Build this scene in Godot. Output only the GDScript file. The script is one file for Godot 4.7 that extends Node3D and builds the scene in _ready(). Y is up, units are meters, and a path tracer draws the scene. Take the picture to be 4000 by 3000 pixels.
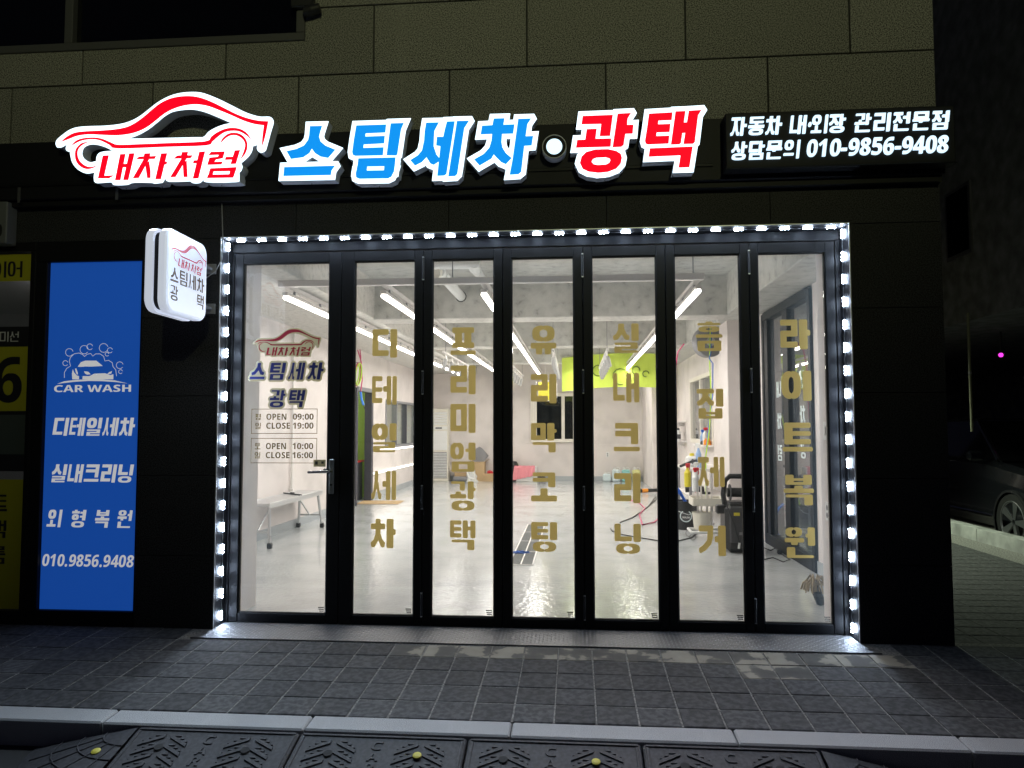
extends Node3D
# A shop front at night: black folding glass doors edged with LED modules, lit channel letters above, a bright workshop behind the glass.
# x runs along the facade (0 = middle of the door opening), y is up (0 = shop floor), z points to the street (0 = face of the stone cladding).

const CAM_AT := Vector3(0.3226, 1.3253, 4.8083)
const CAM_TURN := Vector3(0.056286, 0.083592, -0.001318)
const FOCAL := 2919.0          # in pixels of the 4000 x 3000 photograph
const SLOPE := 0.060           # fall of the pavement towards the kerb
const FLOOR_LEFT := -3.35
const FLOOR_RIGHT := 2.5
const BACK := -13.5
const BEAM := 2.62             # underside of the concrete beams
const SLAB := 3.09             # underside of the concrete slab

var M := {}
var cam_basis: Basis
var rng := RandomNumberGenerator.new()

# ---------------------------------------------------------------- mesh builder
class MB:
	var v := PackedVector3Array()
	var n := PackedVector3Array()
	func tri(a: Vector3, b: Vector3, c: Vector3) -> void:   # counter-clockwise seen from outside
		var m := (b - a).cross(c - a).normalized()
		v.append(a); v.append(c); v.append(b)
		n.append(m); n.append(m); n.append(m)
	func quad(a: Vector3, b: Vector3, c: Vector3, d: Vector3) -> void:
		tri(a, b, c); tri(a, c, d)
	func stri(a: Vector3, b: Vector3, c: Vector3, na: Vector3, nb: Vector3, nc: Vector3) -> void:
		v.append(a); v.append(c); v.append(b)
		n.append(na); n.append(nc); n.append(nb)
	func box(c: Vector3, s: Vector3, b := Basis()) -> MB:
		var h := s * 0.5
		var p := []
		for k in 8:
			p.append(c + b * Vector3(h.x if k & 1 else -h.x, h.y if k & 2 else -h.y, h.z if k & 4 else -h.z))
		quad(p[4], p[5], p[7], p[6]); quad(p[1], p[0], p[2], p[3])
		quad(p[5], p[1], p[3], p[7]); quad(p[0], p[4], p[6], p[2])
		quad(p[6], p[7], p[3], p[2]); quad(p[0], p[1], p[5], p[4])
		return self
	func span(x0: float, x1: float, y0: float, y1: float, z0: float, z1: float, bev := 0.0) -> MB:
		var c := Vector3(x0 + x1, y0 + y1, z0 + z1) * 0.5
		var s := Vector3(absf(x1 - x0), absf(y1 - y0), absf(z1 - z0))
		return bbox(c, s, bev) if bev > 0.0 else box(c, s)
	func bbox(c: Vector3, s: Vector3, bev: float, b := Basis()) -> MB:   # chamfered box
		var h := s * 0.5
		var e := minf(bev, minf(h.x, minf(h.y, h.z)) * 0.98)
		var q := func(sx: float, sy: float, sz: float, ax: int) -> Vector3:
			var i := Vector3(h.x - e, h.y - e, h.z - e)
			i[ax] = h[ax]
			return c + b * Vector3(i.x * sx, i.y * sy, i.z * sz)
		for ax in 3:
			var a1 := (ax + 1) % 3
			var a2 := (ax + 2) % 3
			for sg in [-1.0, 1.0]:
				var pts := []
				for t in [[-1, -1], [1, -1], [1, 1], [-1, 1]]:
					var w := Vector3.ZERO
					w[ax] = sg; w[a1] = t[0]; w[a2] = t[1]
					pts.append(q.call(w.x, w.y, w.z, ax))
				if sg > 0: quad(pts[0], pts[1], pts[2], pts[3])
				else: quad(pts[3], pts[2], pts[1], pts[0])
		for ax in 3:
			var a1 := (ax + 1) % 3
			var a2 := (ax + 2) % 3
			for s1 in [-1.0, 1.0]:
				for s2 in [-1.0, 1.0]:
					var w0 := Vector3.ZERO; var w1 := Vector3.ZERO
					w0[ax] = -1; w1[ax] = 1
					w0[a1] = s1; w1[a1] = s1; w0[a2] = s2; w1[a2] = s2
					var A: Vector3 = q.call(w0.x, w0.y, w0.z, a1); var B: Vector3 = q.call(w1.x, w1.y, w1.z, a1)
					var C: Vector3 = q.call(w1.x, w1.y, w1.z, a2); var D: Vector3 = q.call(w0.x, w0.y, w0.z, a2)
					if s1 * s2 > 0: quad(A, B, C, D)
					else: quad(D, C, B, A)
		for sx in [-1.0, 1.0]:
			for sy in [-1.0, 1.0]:
				for sz in [-1.0, 1.0]:
					var A: Vector3 = q.call(sx, sy, sz, 0); var B: Vector3 = q.call(sx, sy, sz, 1); var C: Vector3 = q.call(sx, sy, sz, 2)
					if sx * sy * sz > 0: tri(A, B, C)
					else: tri(C, B, A)
		return self
	func tube(pts: Array, r: float, k := 8, caps := true) -> MB:
		var last_u := Vector3.ZERO
		var rings := []; var dirs := []
		for i in pts.size():
			var d: Vector3 = (pts[mini(i + 1, pts.size() - 1)] - pts[maxi(i - 1, 0)]).normalized()
			var u := last_u
			if u == Vector3.ZERO: u = Vector3.RIGHT if absf(d.x) < 0.8 else Vector3.UP
			u = (u - d * u.dot(d)).normalized()
			last_u = u
			var w := d.cross(u)
			var ring := []
			for j in k:
				var a := TAU * j / k
				ring.append(u * cos(a) + w * sin(a))
			rings.append(ring); dirs.append(d)
		for i in pts.size() - 1:
			for j in k:
				var j2 := (j + 1) % k
				var n0: Vector3 = rings[i][j]; var n1: Vector3 = rings[i][j2]; var n2: Vector3 = rings[i + 1][j2]; var n3: Vector3 = rings[i + 1][j]
				var a: Vector3 = pts[i] + n0 * r; var b: Vector3 = pts[i] + n1 * r; var c: Vector3 = pts[i + 1] + n2 * r; var d: Vector3 = pts[i + 1] + n3 * r
				stri(a, b, c, n0, n1, n2); stri(a, c, d, n0, n2, n3)
		if caps:
			for j in k:
				var j2 := (j + 1) % k
				tri(pts[0], pts[0] + rings[0][j2] * r, pts[0] + rings[0][j] * r)
				var e := pts.size() - 1
				tri(pts[e], pts[e] + rings[e][j] * r, pts[e] + rings[e][j2] * r)
		return self
	func lathe(prof: Array, k: int, xf := Transform3D(), squash := 1.0) -> MB:   # prof: [radius, height] from the bottom up
		for i in prof.size() - 1:
			var r0: float = prof[i][0]; var y0: float = prof[i][1]; var r1: float = prof[i + 1][0]; var y1: float = prof[i + 1][1]
			var sl := Vector2(y1 - y0, r0 - r1).normalized()
			for j in k:
				var a0 := TAU * j / k; var a1 := TAU * (j + 1) / k
				var c0 := Vector3(cos(a0), 0, -sin(a0) * squash); var c1 := Vector3(cos(a1), 0, -sin(a1) * squash)
				var m0 := (xf.basis * (c0 * sl.x + Vector3.UP * sl.y)).normalized(); var m1 := (xf.basis * (c1 * sl.x + Vector3.UP * sl.y)).normalized()
				var A := xf * (c0 * r0 + Vector3.UP * y0); var B := xf * (c1 * r0 + Vector3.UP * y0)
				var C := xf * (c1 * r1 + Vector3.UP * y1); var D := xf * (c0 * r1 + Vector3.UP * y1)
				if r0 > 1e-5: stri(A, B, C, m0, m1, m1)
				if r1 > 1e-5: stri(A, C, D, m0, m1, m0)
		return self
	func prism(poly: PackedVector2Array, z0: float, z1: float, xf := Transform3D(), back := true) -> MB:   # outline in xy, from z0 (back) to z1 (front)
		var p := poly
		var area := 0.0
		for i in p.size():
			area += p[i].cross(p[(i + 1) % p.size()])
		if area < 0.0:
			p = p.duplicate(); p.reverse()
		var id := Geometry2D.triangulate_polygon(p)
		for i in range(0, id.size(), 3):
			var a := p[id[i]]; var b := p[id[i + 1]]; var c := p[id[i + 2]]
			if (b - a).cross(c - a) < 0.0:
				var t := b; b = c; c = t
			tri(xf * Vector3(a.x, a.y, z1), xf * Vector3(b.x, b.y, z1), xf * Vector3(c.x, c.y, z1))
			if back: tri(xf * Vector3(a.x, a.y, z0), xf * Vector3(c.x, c.y, z0), xf * Vector3(b.x, b.y, z0))
		for i in p.size():
			var a := p[i]; var b := p[(i + 1) % p.size()]
			quad(xf * Vector3(a.x, a.y, z0), xf * Vector3(b.x, b.y, z0), xf * Vector3(b.x, b.y, z1), xf * Vector3(a.x, a.y, z1))
		return self
	func quad_strip(p: Array, d: Vector3) -> MB:   # a four cornered plate of thickness d
		quad(p[0], p[1], p[2], p[3]); quad(p[3] + d, p[2] + d, p[1] + d, p[0] + d)
		for i in 4:
			quad(p[i] + d, p[(i + 1) % 4] + d, p[(i + 1) % 4], p[i])
		return self
	func mesh() -> ArrayMesh:
		var m := ArrayMesh.new()
		if v.is_empty(): return m
		var arr := []
		arr.resize(Mesh.ARRAY_MAX)
		arr[Mesh.ARRAY_VERTEX] = v
		arr[Mesh.ARRAY_NORMAL] = n
		m.add_surface_from_arrays(Mesh.PRIMITIVE_TRIANGLES, arr)
		return m

func mb() -> MB:
	return MB.new()

# ---------------------------------------------------------------- objects
var used := {}
func numbered(called: String) -> String:
	var k: int = used.get(called, 0)
	used[called] = k + 1
	return called if k == 0 else "%s_%03d" % [called, k]

func tag(o: Node, label: String, category: String, group := "") -> Node:
	o.set_meta("label", label); o.set_meta("category", category)
	if group: o.set_meta("group", group)
	return o

func thing(called: String, label: String, category: String, at := Vector3.ZERO, turn := 0.0, group := "") -> Node3D:
	var o := Node3D.new()
	o.name = numbered(called)
	add_child(o)
	o.position = at; o.rotation.y = turn
	tag(o, label, category, group)
	return o

func part(called: String, b, m: Material, parent: Node, at := Vector3.ZERO) -> MeshInstance3D:
	var o := MeshInstance3D.new()
	o.name = called if parent != self else numbered(called)
	o.mesh = b.mesh() if b is MB else b
	o.material_override = m
	o.position = at
	parent.add_child(o, true)
	return o

func struct(called: String, b, m: Material) -> MeshInstance3D:
	var o := part(called, b, m, self)
	o.set_meta("kind", "structure")
	return o

# ---------------------------------------------------------------- photograph pixels to places
func px_ray(x: float, y: float) -> Vector3:
	return cam_basis * Vector3((x - 2000.0) / FOCAL, -(y - 1500.0) / FOCAL, -1.0)

func on_z(x: float, y: float, z: float) -> Vector2:     # a point of a facade plane
	var d := px_ray(x, y)
	var p := CAM_AT + d * ((z - CAM_AT.z) / d.z)
	return Vector2(p.x, p.y)

func on_floor(x: float, y: float, h := 0.0) -> Vector3:
	var d := px_ray(x, y)
	return CAM_AT + d * ((h - CAM_AT.y) / d.y)

func trace(pts: Array, ox: float, oy: float, s: float, z: float) -> PackedVector2Array:   # pts: x, y, x, y ... in an enlarged crop
	var out := PackedVector2Array()
	for i in range(0, pts.size(), 2):
		out.append(on_z(ox + pts[i] * s, oy + pts[i + 1] * s, z))
	return out

func smooth(p: PackedVector2Array, k := 3, sharp := 50.0) -> PackedVector2Array:   # Catmull-Rom through the points; corners sharper than SHARP degrees stay
	var out := PackedVector2Array()
	var c := p.size()
	var corner := []
	for i in c:
		var a := (p[i] - p[(i + c - 1) % c]).angle_to(p[(i + 1) % c] - p[i])
		corner.append(absf(rad_to_deg(a)) > sharp)
	for i in c:
		var p1 := p[i]; var p2 := p[(i + 1) % c]
		var p0 := p[(i + c - 1) % c] if not corner[i] else p1 * 2.0 - p2
		var p3 := p[(i + 2) % c] if not corner[(i + 1) % c] else p2 * 2.0 - p1
		for j in k:
			var t := float(j) / k
			out.append(0.5 * ((2.0 * p1) + (p2 - p0) * t + (2.0 * p0 - 5.0 * p1 + 4.0 * p2 - p3) * t * t + (3.0 * p1 - p0 - 3.0 * p2 + p3) * t * t * t))
	return out

func grown(p: PackedVector2Array, d: float, join := Geometry2D.JOIN_MITER) -> Array:
	var q := p
	if Geometry2D.is_polygon_clockwise(q):
		q = q.duplicate(); q.reverse()
	return Geometry2D.offset_polygon(q, d, join)

# ---------------------------------------------------------------- Hangul: syllables put together from their letters, as outlines in a unit square (y down)
const LEADS := "ㄱㄲㄴㄷㄸㄹㅁㅂㅃㅅㅆㅇㅈㅉㅊㅋㅌㅍㅎ"
const VOWELS := "ㅏㅐㅑㅒㅓㅔㅕㅖㅗㅘㅙㅚㅛㅜㅝㅞㅟㅠㅡㅢㅣ"
const TAILS := " ㄱㄲㄳㄴㄵㄶㄷㄹㄺㄻㄼㄽㄾㄿㅀㅁㅂㅄㅅㅆㅇㅈㅊㅋㅌㅍㅎ"

func rect(x0: float, y0: float, x1: float, y1: float) -> PackedVector2Array:
	return PackedVector2Array([Vector2(x0, y0), Vector2(x1, y0), Vector2(x1, y1), Vector2(x0, y1)])

func poly(a: Array) -> PackedVector2Array:
	var out := PackedVector2Array()
	for i in range(0, a.size(), 2):
		out.append(Vector2(a[i], a[i + 1]))
	return out

func ring(x0: float, y0: float, x1: float, y1: float, h: float, w: float) -> Array:   # two halves of a ring
	var c := Vector2(x0 + x1, y0 + y1) * 0.5
	var ro := Vector2(x1 - x0, y1 - y0) * 0.5
	var ri := Vector2(maxf(ro.x - w, ro.x * 0.24), maxf(ro.y - h, ro.y * 0.24))
	var halves := []
	for s in 2:
		var q := PackedVector2Array()
		for i in 13:
			var a := PI * i / 12.0 + PI * s - PI / 2
			q.append(c + Vector2(signf(cos(a)) * pow(absf(cos(a)), 0.72) * ro.x, signf(sin(a)) * pow(absf(sin(a)), 0.72) * ro.y))
		for i in 13:
			var a := PI * (12 - i) / 12.0 + PI * s - PI / 2
			q.append(c + Vector2(signf(cos(a)) * pow(absf(cos(a)), 0.72) * ri.x, signf(sin(a)) * pow(absf(sin(a)), 0.72) * ri.y))
		halves.append(q)
	return halves

func consonant(j: String, x0: float, y0: float, x1: float, y1: float, h: float, w: float) -> Array:
	var H := y1 - y0
	var W := x1 - x0
	var m := (y0 + y1) * 0.5
	var cx := (x0 + x1) * 0.5
	h = minf(h, H * 0.27)
	w = minf(w, W * 0.36)
	match j:
		"ㄱ":
			if H > 0.8: return [rect(x0, y0, x1, y0 + h), poly([x1 - w, y0, x1, y0, x1 - W * 0.02, y0 + H * 0.4, x1 - W * 0.16, y0 + H * 0.66, x0 + W * 0.45, y0 + H * 0.88, x0 + W * 0.02, y1, x0, y1 - h * 0.95, x0 + W * 0.34, y1 - h * 1.6, x1 - w - W * 0.08, y0 + H * 0.52])]
			return [rect(x0, y0, x1, y0 + h), rect(x1 - w, y0, x1, y1)]
		"ㅋ": return [rect(x0, y0, x1, y0 + h), rect(x1 - w, y0, x1, y1), rect(x0, m - h * 0.5, x1, m + h * 0.5)]
		"ㄴ": return [rect(x0, y0, x0 + w, y1), rect(x0, y1 - h, x1, y1)]
		"ㄷ": return [rect(x0, y0, x1, y0 + h), rect(x0, y0, x0 + w, y1), rect(x0, y1 - h, x1, y1)]
		"ㅌ": return [rect(x0, y0, x1, y0 + h * 0.9), rect(x0, y0, x0 + w, y1), rect(x0, y1 - h * 0.9, x1, y1), rect(x0, m - h * 0.4, x1, m + h * 0.4)]
		"ㄹ":
			var g := minf(h, H * 0.235)
			return [rect(x0, y0, x1, y0 + g), rect(x1 - w, y0, x1, m + g * 0.5), rect(x0, m - g * 0.5, x1, m + g * 0.5), rect(x0, m - g * 0.5, x0 + w, y1), rect(x0, y1 - g, x1, y1)]
		"ㅁ": return [rect(x0, y0, x1, y0 + h), rect(x0, y0, x0 + w, y1), rect(x1 - w, y0, x1, y1), rect(x0, y1 - h, x1, y1)]
		"ㅂ": return [rect(x0, y0, x0 + w, y1), rect(x1 - w, y0, x1, y1), rect(x0, y1 - h, x1, y1), rect(x0, m - h * 0.55, x1, m + h * 0.35)]
		"ㅍ": return [rect(x0, y0, x1, y0 + h), rect(x0, y1 - h, x1, y1), rect(x0 + W * 0.13, y0, x0 + W * 0.13 + w, y1), rect(x1 - W * 0.13 - w, y0, x1 - W * 0.13, y1)]
		"ㅇ": return ring(x0, y0, x1, y1, h * 1.05, w * 1.02)
		"ㅅ", "ㅈ", "ㅊ":
			var out := []
			var t := y0
			if j == "ㅊ":
				out.append(rect(cx - w * 0.5, y0, cx + w * 0.5, y0 + H * 0.3))
				t = y0 + H * 0.16
			if j != "ㅅ":
				out.append(rect(x0, t, x1, t + h))
				t += h * 0.6
			var k := t + (y1 - t) * 0.5
			var f := h * 0.95
			out.append(poly([cx - w * 0.5, t, cx + w * 0.5, t, cx + w * 0.48, t + (y1 - t) * 0.3, cx + w * 0.1, k + f * 0.5, cx - W * 0.2, y1 - f * 0.25, x0 + W * 0.06, y1, x0, y1 - f, x0 + W * 0.2, y1 - f * 1.55, cx - w * 0.5, t + (y1 - t) * 0.34]))
			out.append(poly([cx + w * 0.48, t + (y1 - t) * 0.26, x1 - W * 0.2, y1 - f * 1.55, x1, y1 - f, x1 - W * 0.06, y1, cx + W * 0.2, y1 - f * 0.25, cx + w * 0.02, k + f * 0.35, cx - w * 0.1, k - f * 0.3]))
			return out
		"ㅎ":
			var out := [rect(cx - w * 0.5, y0, cx + w * 0.5, y0 + H * 0.2), rect(x0, y0 + H * 0.13, x1, y0 + H * 0.13 + h * 0.85)]
			out.append_array(ring(x0 + W * 0.05, y0 + H * 0.13 + h * 1.1, x1 - W * 0.05, y1, h * 0.85, w))
			return out
	return []

func vowel_up(j: String, x0: float, y0: float, x1: float, y1: float, h: float, w: float) -> Array:   # the upright vowels
	var H := y1 - y0
	var m := y0 + H * 0.45
	var g := minf(h, H * 0.2)
	match j:
		"ㅣ": return [rect(x1 - w, y0, x1, y1)]
		"ㅏ": return [rect(x0, y0, x0 + w, y1), rect(x0, m - g * 0.5, x1, m + g * 0.5)]
		"ㅓ": return [rect(x1 - w, y0, x1, y1), rect(x0, m - g * 0.5, x1, m + g * 0.5)]
		"ㅕ": return [rect(x1 - w, y0, x1, y1), rect(x0, m - g * 1.35, x1, m - g * 0.45), rect(x0, m + g * 0.5, x1, m + g * 1.4)]
		"ㅐ":
			var k := minf(w, (x1 - x0) * 0.4)
			return [rect(x0, y0, x0 + k, y1), rect(x1 - k, y0, x1, y1), rect(x0, m - g * 0.5, x1, m + g * 0.5)]
		"ㅔ":
			var k := minf(w, (x1 - x0) * 0.34)
			return [rect(x1 - k, y0, x1, y1), rect(x1 - k * 2.25, y0, x1 - k * 1.25, y1), rect(x0 - 0.02, m - g * 0.5, x1 - k * 1.25, m + g * 0.5)]
	return []

func vowel_flat(j: String, x0: float, y0: float, x1: float, y1: float, h: float, w: float) -> Array:
	var cx := (x0 + x1) * 0.5
	var W := x1 - x0
	var g := minf(h, (y1 - y0) * 0.62)
	match j:
		"ㅡ": return [rect(x0, (y0 + y1 - g) * 0.5, x1, (y0 + y1 + g) * 0.5)]
		"ㅗ": return [rect(x0, y1 - g, x1, y1), rect(cx - w * 0.5, y0, cx + w * 0.5, y1)]
		"ㅜ": return [rect(x0, y0, x1, y0 + g), rect(cx - w * 0.5, y0, cx + w * 0.5, y1)]
		"ㅠ": return [rect(x0, y0, x1, y0 + g), rect(x0 + W * 0.2, y0, x0 + W * 0.2 + w * 0.9, y1), rect(x1 - W * 0.2 - w * 0.9, y0, x1 - W * 0.2, y1)]
	return []

func syllable(ch: String, bold := 1.0) -> Array:
	var c := ch.unicode_at(0) - 0xAC00
	if c < 0 or c > 11171:
		return ring(0.3, 0.38, 0.7, 0.62, 0.5, 0.5) if ch == "·" else []
	var L := LEADS[c / 588]
	var V := VOWELS[(c % 588) / 28]
	var T := TAILS[c % 28]
	var tail := T != " "
	var h := 0.165 * bold
	var w := 0.235 * bold
	var out := []
	var body := 0.6 if tail else 1.0
	if V in ["ㅏ", "ㅐ", "ㅑ", "ㅓ", "ㅔ", "ㅕ", "ㅣ"]:
		var split := {"ㅣ": 0.66, "ㅏ": 0.58, "ㅓ": 0.54, "ㅕ": 0.54, "ㅐ": 0.45, "ㅔ": 0.42}.get(V, 0.56) as float
		var gap := 0.05
		out.append_array(consonant(L, 0.0, 0.0, split, body - (0.02 if tail else (0.06 if L not in ["ㅅ", "ㅈ", "ㅊ"] else 0.0)), h, w))
		out.append_array(vowel_up(V, split + gap, 0.0, 1.0, body, h, w * (0.95 if V in ["ㅐ", "ㅔ"] else 1.0)))
	elif V in ["ㅗ", "ㅜ", "ㅠ", "ㅡ", "ㅛ"]:
		var a := {true: [0.36, 0.40, 0.58], false: [0.56, 0.60, 1.0]}[tail] as Array
		if V == "ㅡ" and not tail: a = [0.72, 0.76, 1.0]
		if V == "ㅗ": a = [0.33, 0.36, 0.6] if tail else [0.5, 0.54, 0.98]
		out.append_array(consonant(L, 0.06, 0.0, 0.94, a[0], h, w))
		out.append_array(vowel_flat(V, 0.0, a[1], 1.0, a[2], h, w))
	else:   # ㅘ ㅚ ㅝ ㅟ ㅢ: a flat vowel under the consonant and an upright one beside both
		var flat: String = {"ㅘ": "ㅗ", "ㅚ": "ㅗ", "ㅝ": "ㅜ", "ㅟ": "ㅜ", "ㅢ": "ㅡ"}.get(V, "ㅡ")
		var up: String = {"ㅘ": "ㅏ", "ㅚ": "ㅣ", "ㅝ": "ㅓ", "ㅟ": "ㅣ", "ㅢ": "ㅣ"}.get(V, "ㅣ")
		var b := body
		out.append_array(consonant(L, 0.03, 0.0, 0.58, b * 0.52, h * 0.9, w * 0.85))
		out.append_array(vowel_flat(flat, 0.0, b * 0.58, 0.64, b * 0.97, h * 0.85, w * 0.8))
		out.append_array(vowel_up(up, 0.69, 0.0, 1.0, b, h * 0.9, w * 0.85))
	if tail:
		out.append_array(consonant(T, 0.06, 0.65, 0.96, 1.0, h * 0.9, w))
	return out

func placed(polys: Array, x0: float, y1: float, w: float, h: float, slant := 0.0, mirror := false, soft := 0.0) -> Array:   # unit outlines to metres; (x0, y1) = upper left
	var out := []
	for p in polys:
		var q := PackedVector2Array()
		for a in p:
			var u: float = 1.0 - a.x if mirror else a.x
			q.append(Vector2(x0 + u * w + (1.0 - a.y) * h * slant, y1 - a.y * h))
		if soft > 0.0:
			for s in grown(q, -soft):
				for r in grown(s, soft, Geometry2D.JOIN_ROUND):
					if not r.is_empty(): out.append(r)
		else:
			out.append(q)
	return out

func slabs(b: MB, polys: Array, z0: float, z1: float, xf := Transform3D(), step := 0.0002) -> MB:   # each outline a slab of its own; faces step a hair so that none share a plane
	for i in polys.size():
		b.prism(polys[i], z0, z1 + step * i, xf)
	return b

func united(polys: Array) -> Array:   # overlapping outlines joined, as pieces that do not overlap and have no holes
	var outers := []; var holes := []
	for p0 in polys:
		var cur: PackedVector2Array = p0
		if Geometry2D.is_polygon_clockwise(cur):
			cur = cur.duplicate(); cur.reverse()
		var left := []
		for h in holes:
			for q in Geometry2D.clip_polygons(h, cur):
				if not Geometry2D.is_polygon_clockwise(q): left.append(q)
		var rest := []
		for o in outers:
			if Geometry2D.intersect_polygons(o, cur).is_empty():
				rest.append(o)
				continue
			for q in Geometry2D.merge_polygons(o, cur):
				if Geometry2D.is_polygon_clockwise(q):
					q.reverse(); left.append(q)
				else:
					cur = q
		rest.append(cur)
		outers = rest; holes = left
	var out := []
	for o in outers:
		out.append_array(cut(o, holes))
	return out

func film(polys: Array, z: float, xf := Transform3D()) -> MB:   # a sheet of film: one face, no thickness to speak of
	var b := mb()
	for p in united(polys):
		var id := Geometry2D.triangulate_polygon(p)
		for i in range(0, id.size(), 3):
			var a := p[id[i]] as Vector2; var c := p[id[i + 1]] as Vector2; var d := p[id[i + 2]] as Vector2
			if (c - a).cross(d - a) < 0.0:
				var t := c; c = d; d = t
			b.tri(xf * Vector3(a.x, a.y, z), xf * Vector3(c.x, c.y, z), xf * Vector3(d.x, d.y, z))
	return b

func letter(ch: String, m: Material, parent: Node, x0: float, y1: float, w: float, h: float, z: float, o := {}) -> MeshInstance3D:
	var p := placed(syllable(ch, o.get("bold", 1.0)), x0, y1, w, h, o.get("slant", 0.0), o.get("mirror", false), o.get("soft", 0.0))
	var xf: Transform3D = o.get("xf", Transform3D())
	var b: MB
	if o.has("depth"):
		b = mb()
		for q in united(p): b.prism(q, z, z + o.depth, xf)
	else:
		b = film(p, z + 0.0004, xf)
	return part(o.get("called", "letter"), b, m, parent)

func words(s: String, m: Material, parent: Node, x0: float, y1: float, cw: float, ch: float, gap: float, z: float, o := {}) -> void:
	var x := x0
	for c in s:
		if c == " ":
			x += cw * 0.45
			continue
		letter(c, m, parent, x, y1, cw * (0.4 if c == "·" else 1.0), ch, z, o)
		x += (cw * (0.4 if c == "·" else 1.0)) + gap

func latin(s: String, m: Material, parent: Node, cx: float, base: float, cap: float, width: float, z: float, o := {}) -> MeshInstance3D:   # lettering in a bold sans, WIDTH metres wide, CAP metres tall
	var t := TextMesh.new()
	var f := SystemFont.new()
	f.font_names = PackedStringArray(["Droid Sans"])
	f.font_weight = o.get("weight", 700)
	t.font = f
	t.text = s
	t.font_size = 48
	t.pixel_size = 0.01
	t.depth = 1.0
	t.curve_step = 1.0
	var box := t.get_aabb()
	var n := MeshInstance3D.new()
	n.name = o.get("called", "lettering")
	n.mesh = t
	n.material_override = m
	var sx := width / maxf(box.size.x, 0.001)
	var sy := cap / maxf(box.size.y, 0.001)
	var d: float = o.get("depth", 0.0008)
	var bs := Basis(Vector3(sx, 0, 0), Vector3(sy * o.get("slant", 0.0), sy, 0), Vector3(0, 0, d))
	var mid := box.position + box.size * 0.5
	var tf := Transform3D(bs, Vector3.ZERO)
	tf.origin = Vector3(cx, base + cap * 0.5, z + d * 0.5) - bs * mid
	n.transform = (o.get("xf", Transform3D()) as Transform3D) * tf
	parent.add_child(n, true)
	return n

# ---------------------------------------------------------------- materials
func lin(r: float, g: float, b: float) -> Color:
	return Color(r, g, b).linear_to_srgb()

func mat(called: String, c: Color, rough := 0.6, metal := 0.0) -> StandardMaterial3D:
	var m := StandardMaterial3D.new()
	m.resource_name = called
	m.albedo_color = c
	m.roughness = rough
	m.metallic = metal
	M[called] = m
	return m

func glow(called: String, c: Color, e: float, rough := 0.35) -> StandardMaterial3D:
	var m := mat(called, Color(c.r * 0.9, c.g * 0.9, c.b * 0.9), rough)
	m.emission_enabled = true
	m.emission = c
	m.emission_energy_multiplier = e
	return m

func noise(sd: int, freq: float, stops: Array, size := 512, kind := FastNoiseLite.TYPE_SIMPLEX, oct := 4) -> NoiseTexture2D:   # stops: position, colour ...
	var f := FastNoiseLite.new()
	f.seed = sd
	f.noise_type = kind
	f.frequency = freq
	f.fractal_octaves = oct
	var t := NoiseTexture2D.new()
	t.width = size; t.height = size
	t.seamless = true
	t.noise = f
	if stops.size():
		var g := Gradient.new()
		var offs := PackedFloat32Array(); var cols := PackedColorArray()
		for i in range(0, stops.size(), 2):
			offs.append(stops[i]); cols.append(stops[i + 1])
		g.offsets = offs; g.colors = cols
		t.color_ramp = g
	return t

func grey(v: float) -> Color:
	return Color(v, v, v)

func tex(m: StandardMaterial3D, t: Texture2D, scale: float, world := true) -> StandardMaterial3D:
	m.albedo_texture = t
	m.uv1_triplanar = true
	m.uv1_world_triplanar = world
	m.uv1_scale = Vector3.ONE * scale
	return m

func bump(m: StandardMaterial3D, t: Texture2D, cm: float) -> StandardMaterial3D:
	m.heightmap_enabled = true
	m.heightmap_texture = t
	m.heightmap_scale = cm
	return m

# ================================================================ the scene
func _ready() -> void:
	rng.seed = 7
	# --- camera
	var cam := Camera3D.new()
	cam.name = "camera"
	cam.position = CAM_AT
	cam.rotation = CAM_TURN
	cam.fov = rad_to_deg(2.0 * atan(1500.0 / FOCAL))
	cam.near = 0.05
	cam.far = 200.0
	add_child(cam)
	cam.current = true
	cam_basis = Basis.from_euler(CAM_TURN)
	# --- night sky, moonlight, exposure
	var env := Environment.new()
	env.background_mode = Environment.BG_SKY
	var sky := Sky.new()
	var sm := ProceduralSkyMaterial.new()
	sm.sky_top_color = Color(0.03, 0.035, 0.07)
	sm.sky_horizon_color = Color(0.06, 0.06, 0.09)
	sm.ground_bottom_color = Color(0.02, 0.02, 0.02)
	sm.ground_horizon_color = Color(0.05, 0.05, 0.06)
	sm.sun_angle_max = 1.0
	sky.sky_material = sm
	env.sky = sky
	env.background_energy_multiplier = 2.5
	env.tonemap_mode = Environment.TONE_MAPPER_LINEAR
	env.tonemap_exposure = 1.0
	env.sdfgi_enabled = true
	env.ssao_enabled = true
	env.ssil_enabled = true
	var we := WorldEnvironment.new()
	we.name = "world_environment"
	we.environment = env
	add_child(we)
	var moon := DirectionalLight3D.new()
	moon.name = "moonlight"
	moon.light_energy = 0.002
	moon.light_color = Color(0.75, 0.82, 1.0)
	moon.light_angular_distance = 0.5
	moon.shadow_enabled = true
	moon.rotation_degrees = Vector3(-50, 25, 0)
	add_child(moon)
	materials()
	street_lamp()
	# --- large structure
	ground()
	pavement()
	facade()
	workshop_shell()
	side_room()
	neighbour()
	# --- shop front
	door_frame()
	door_leaves()
	led_strips()
	sign_fascia()
	logo_sign()
	channel_letters()
	box_sign()
	projecting_sign()
	left_shop()
	kerb_ramps()
	# --- workshop
	ceiling_lights()
	workshop_things()
	alley()

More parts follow.
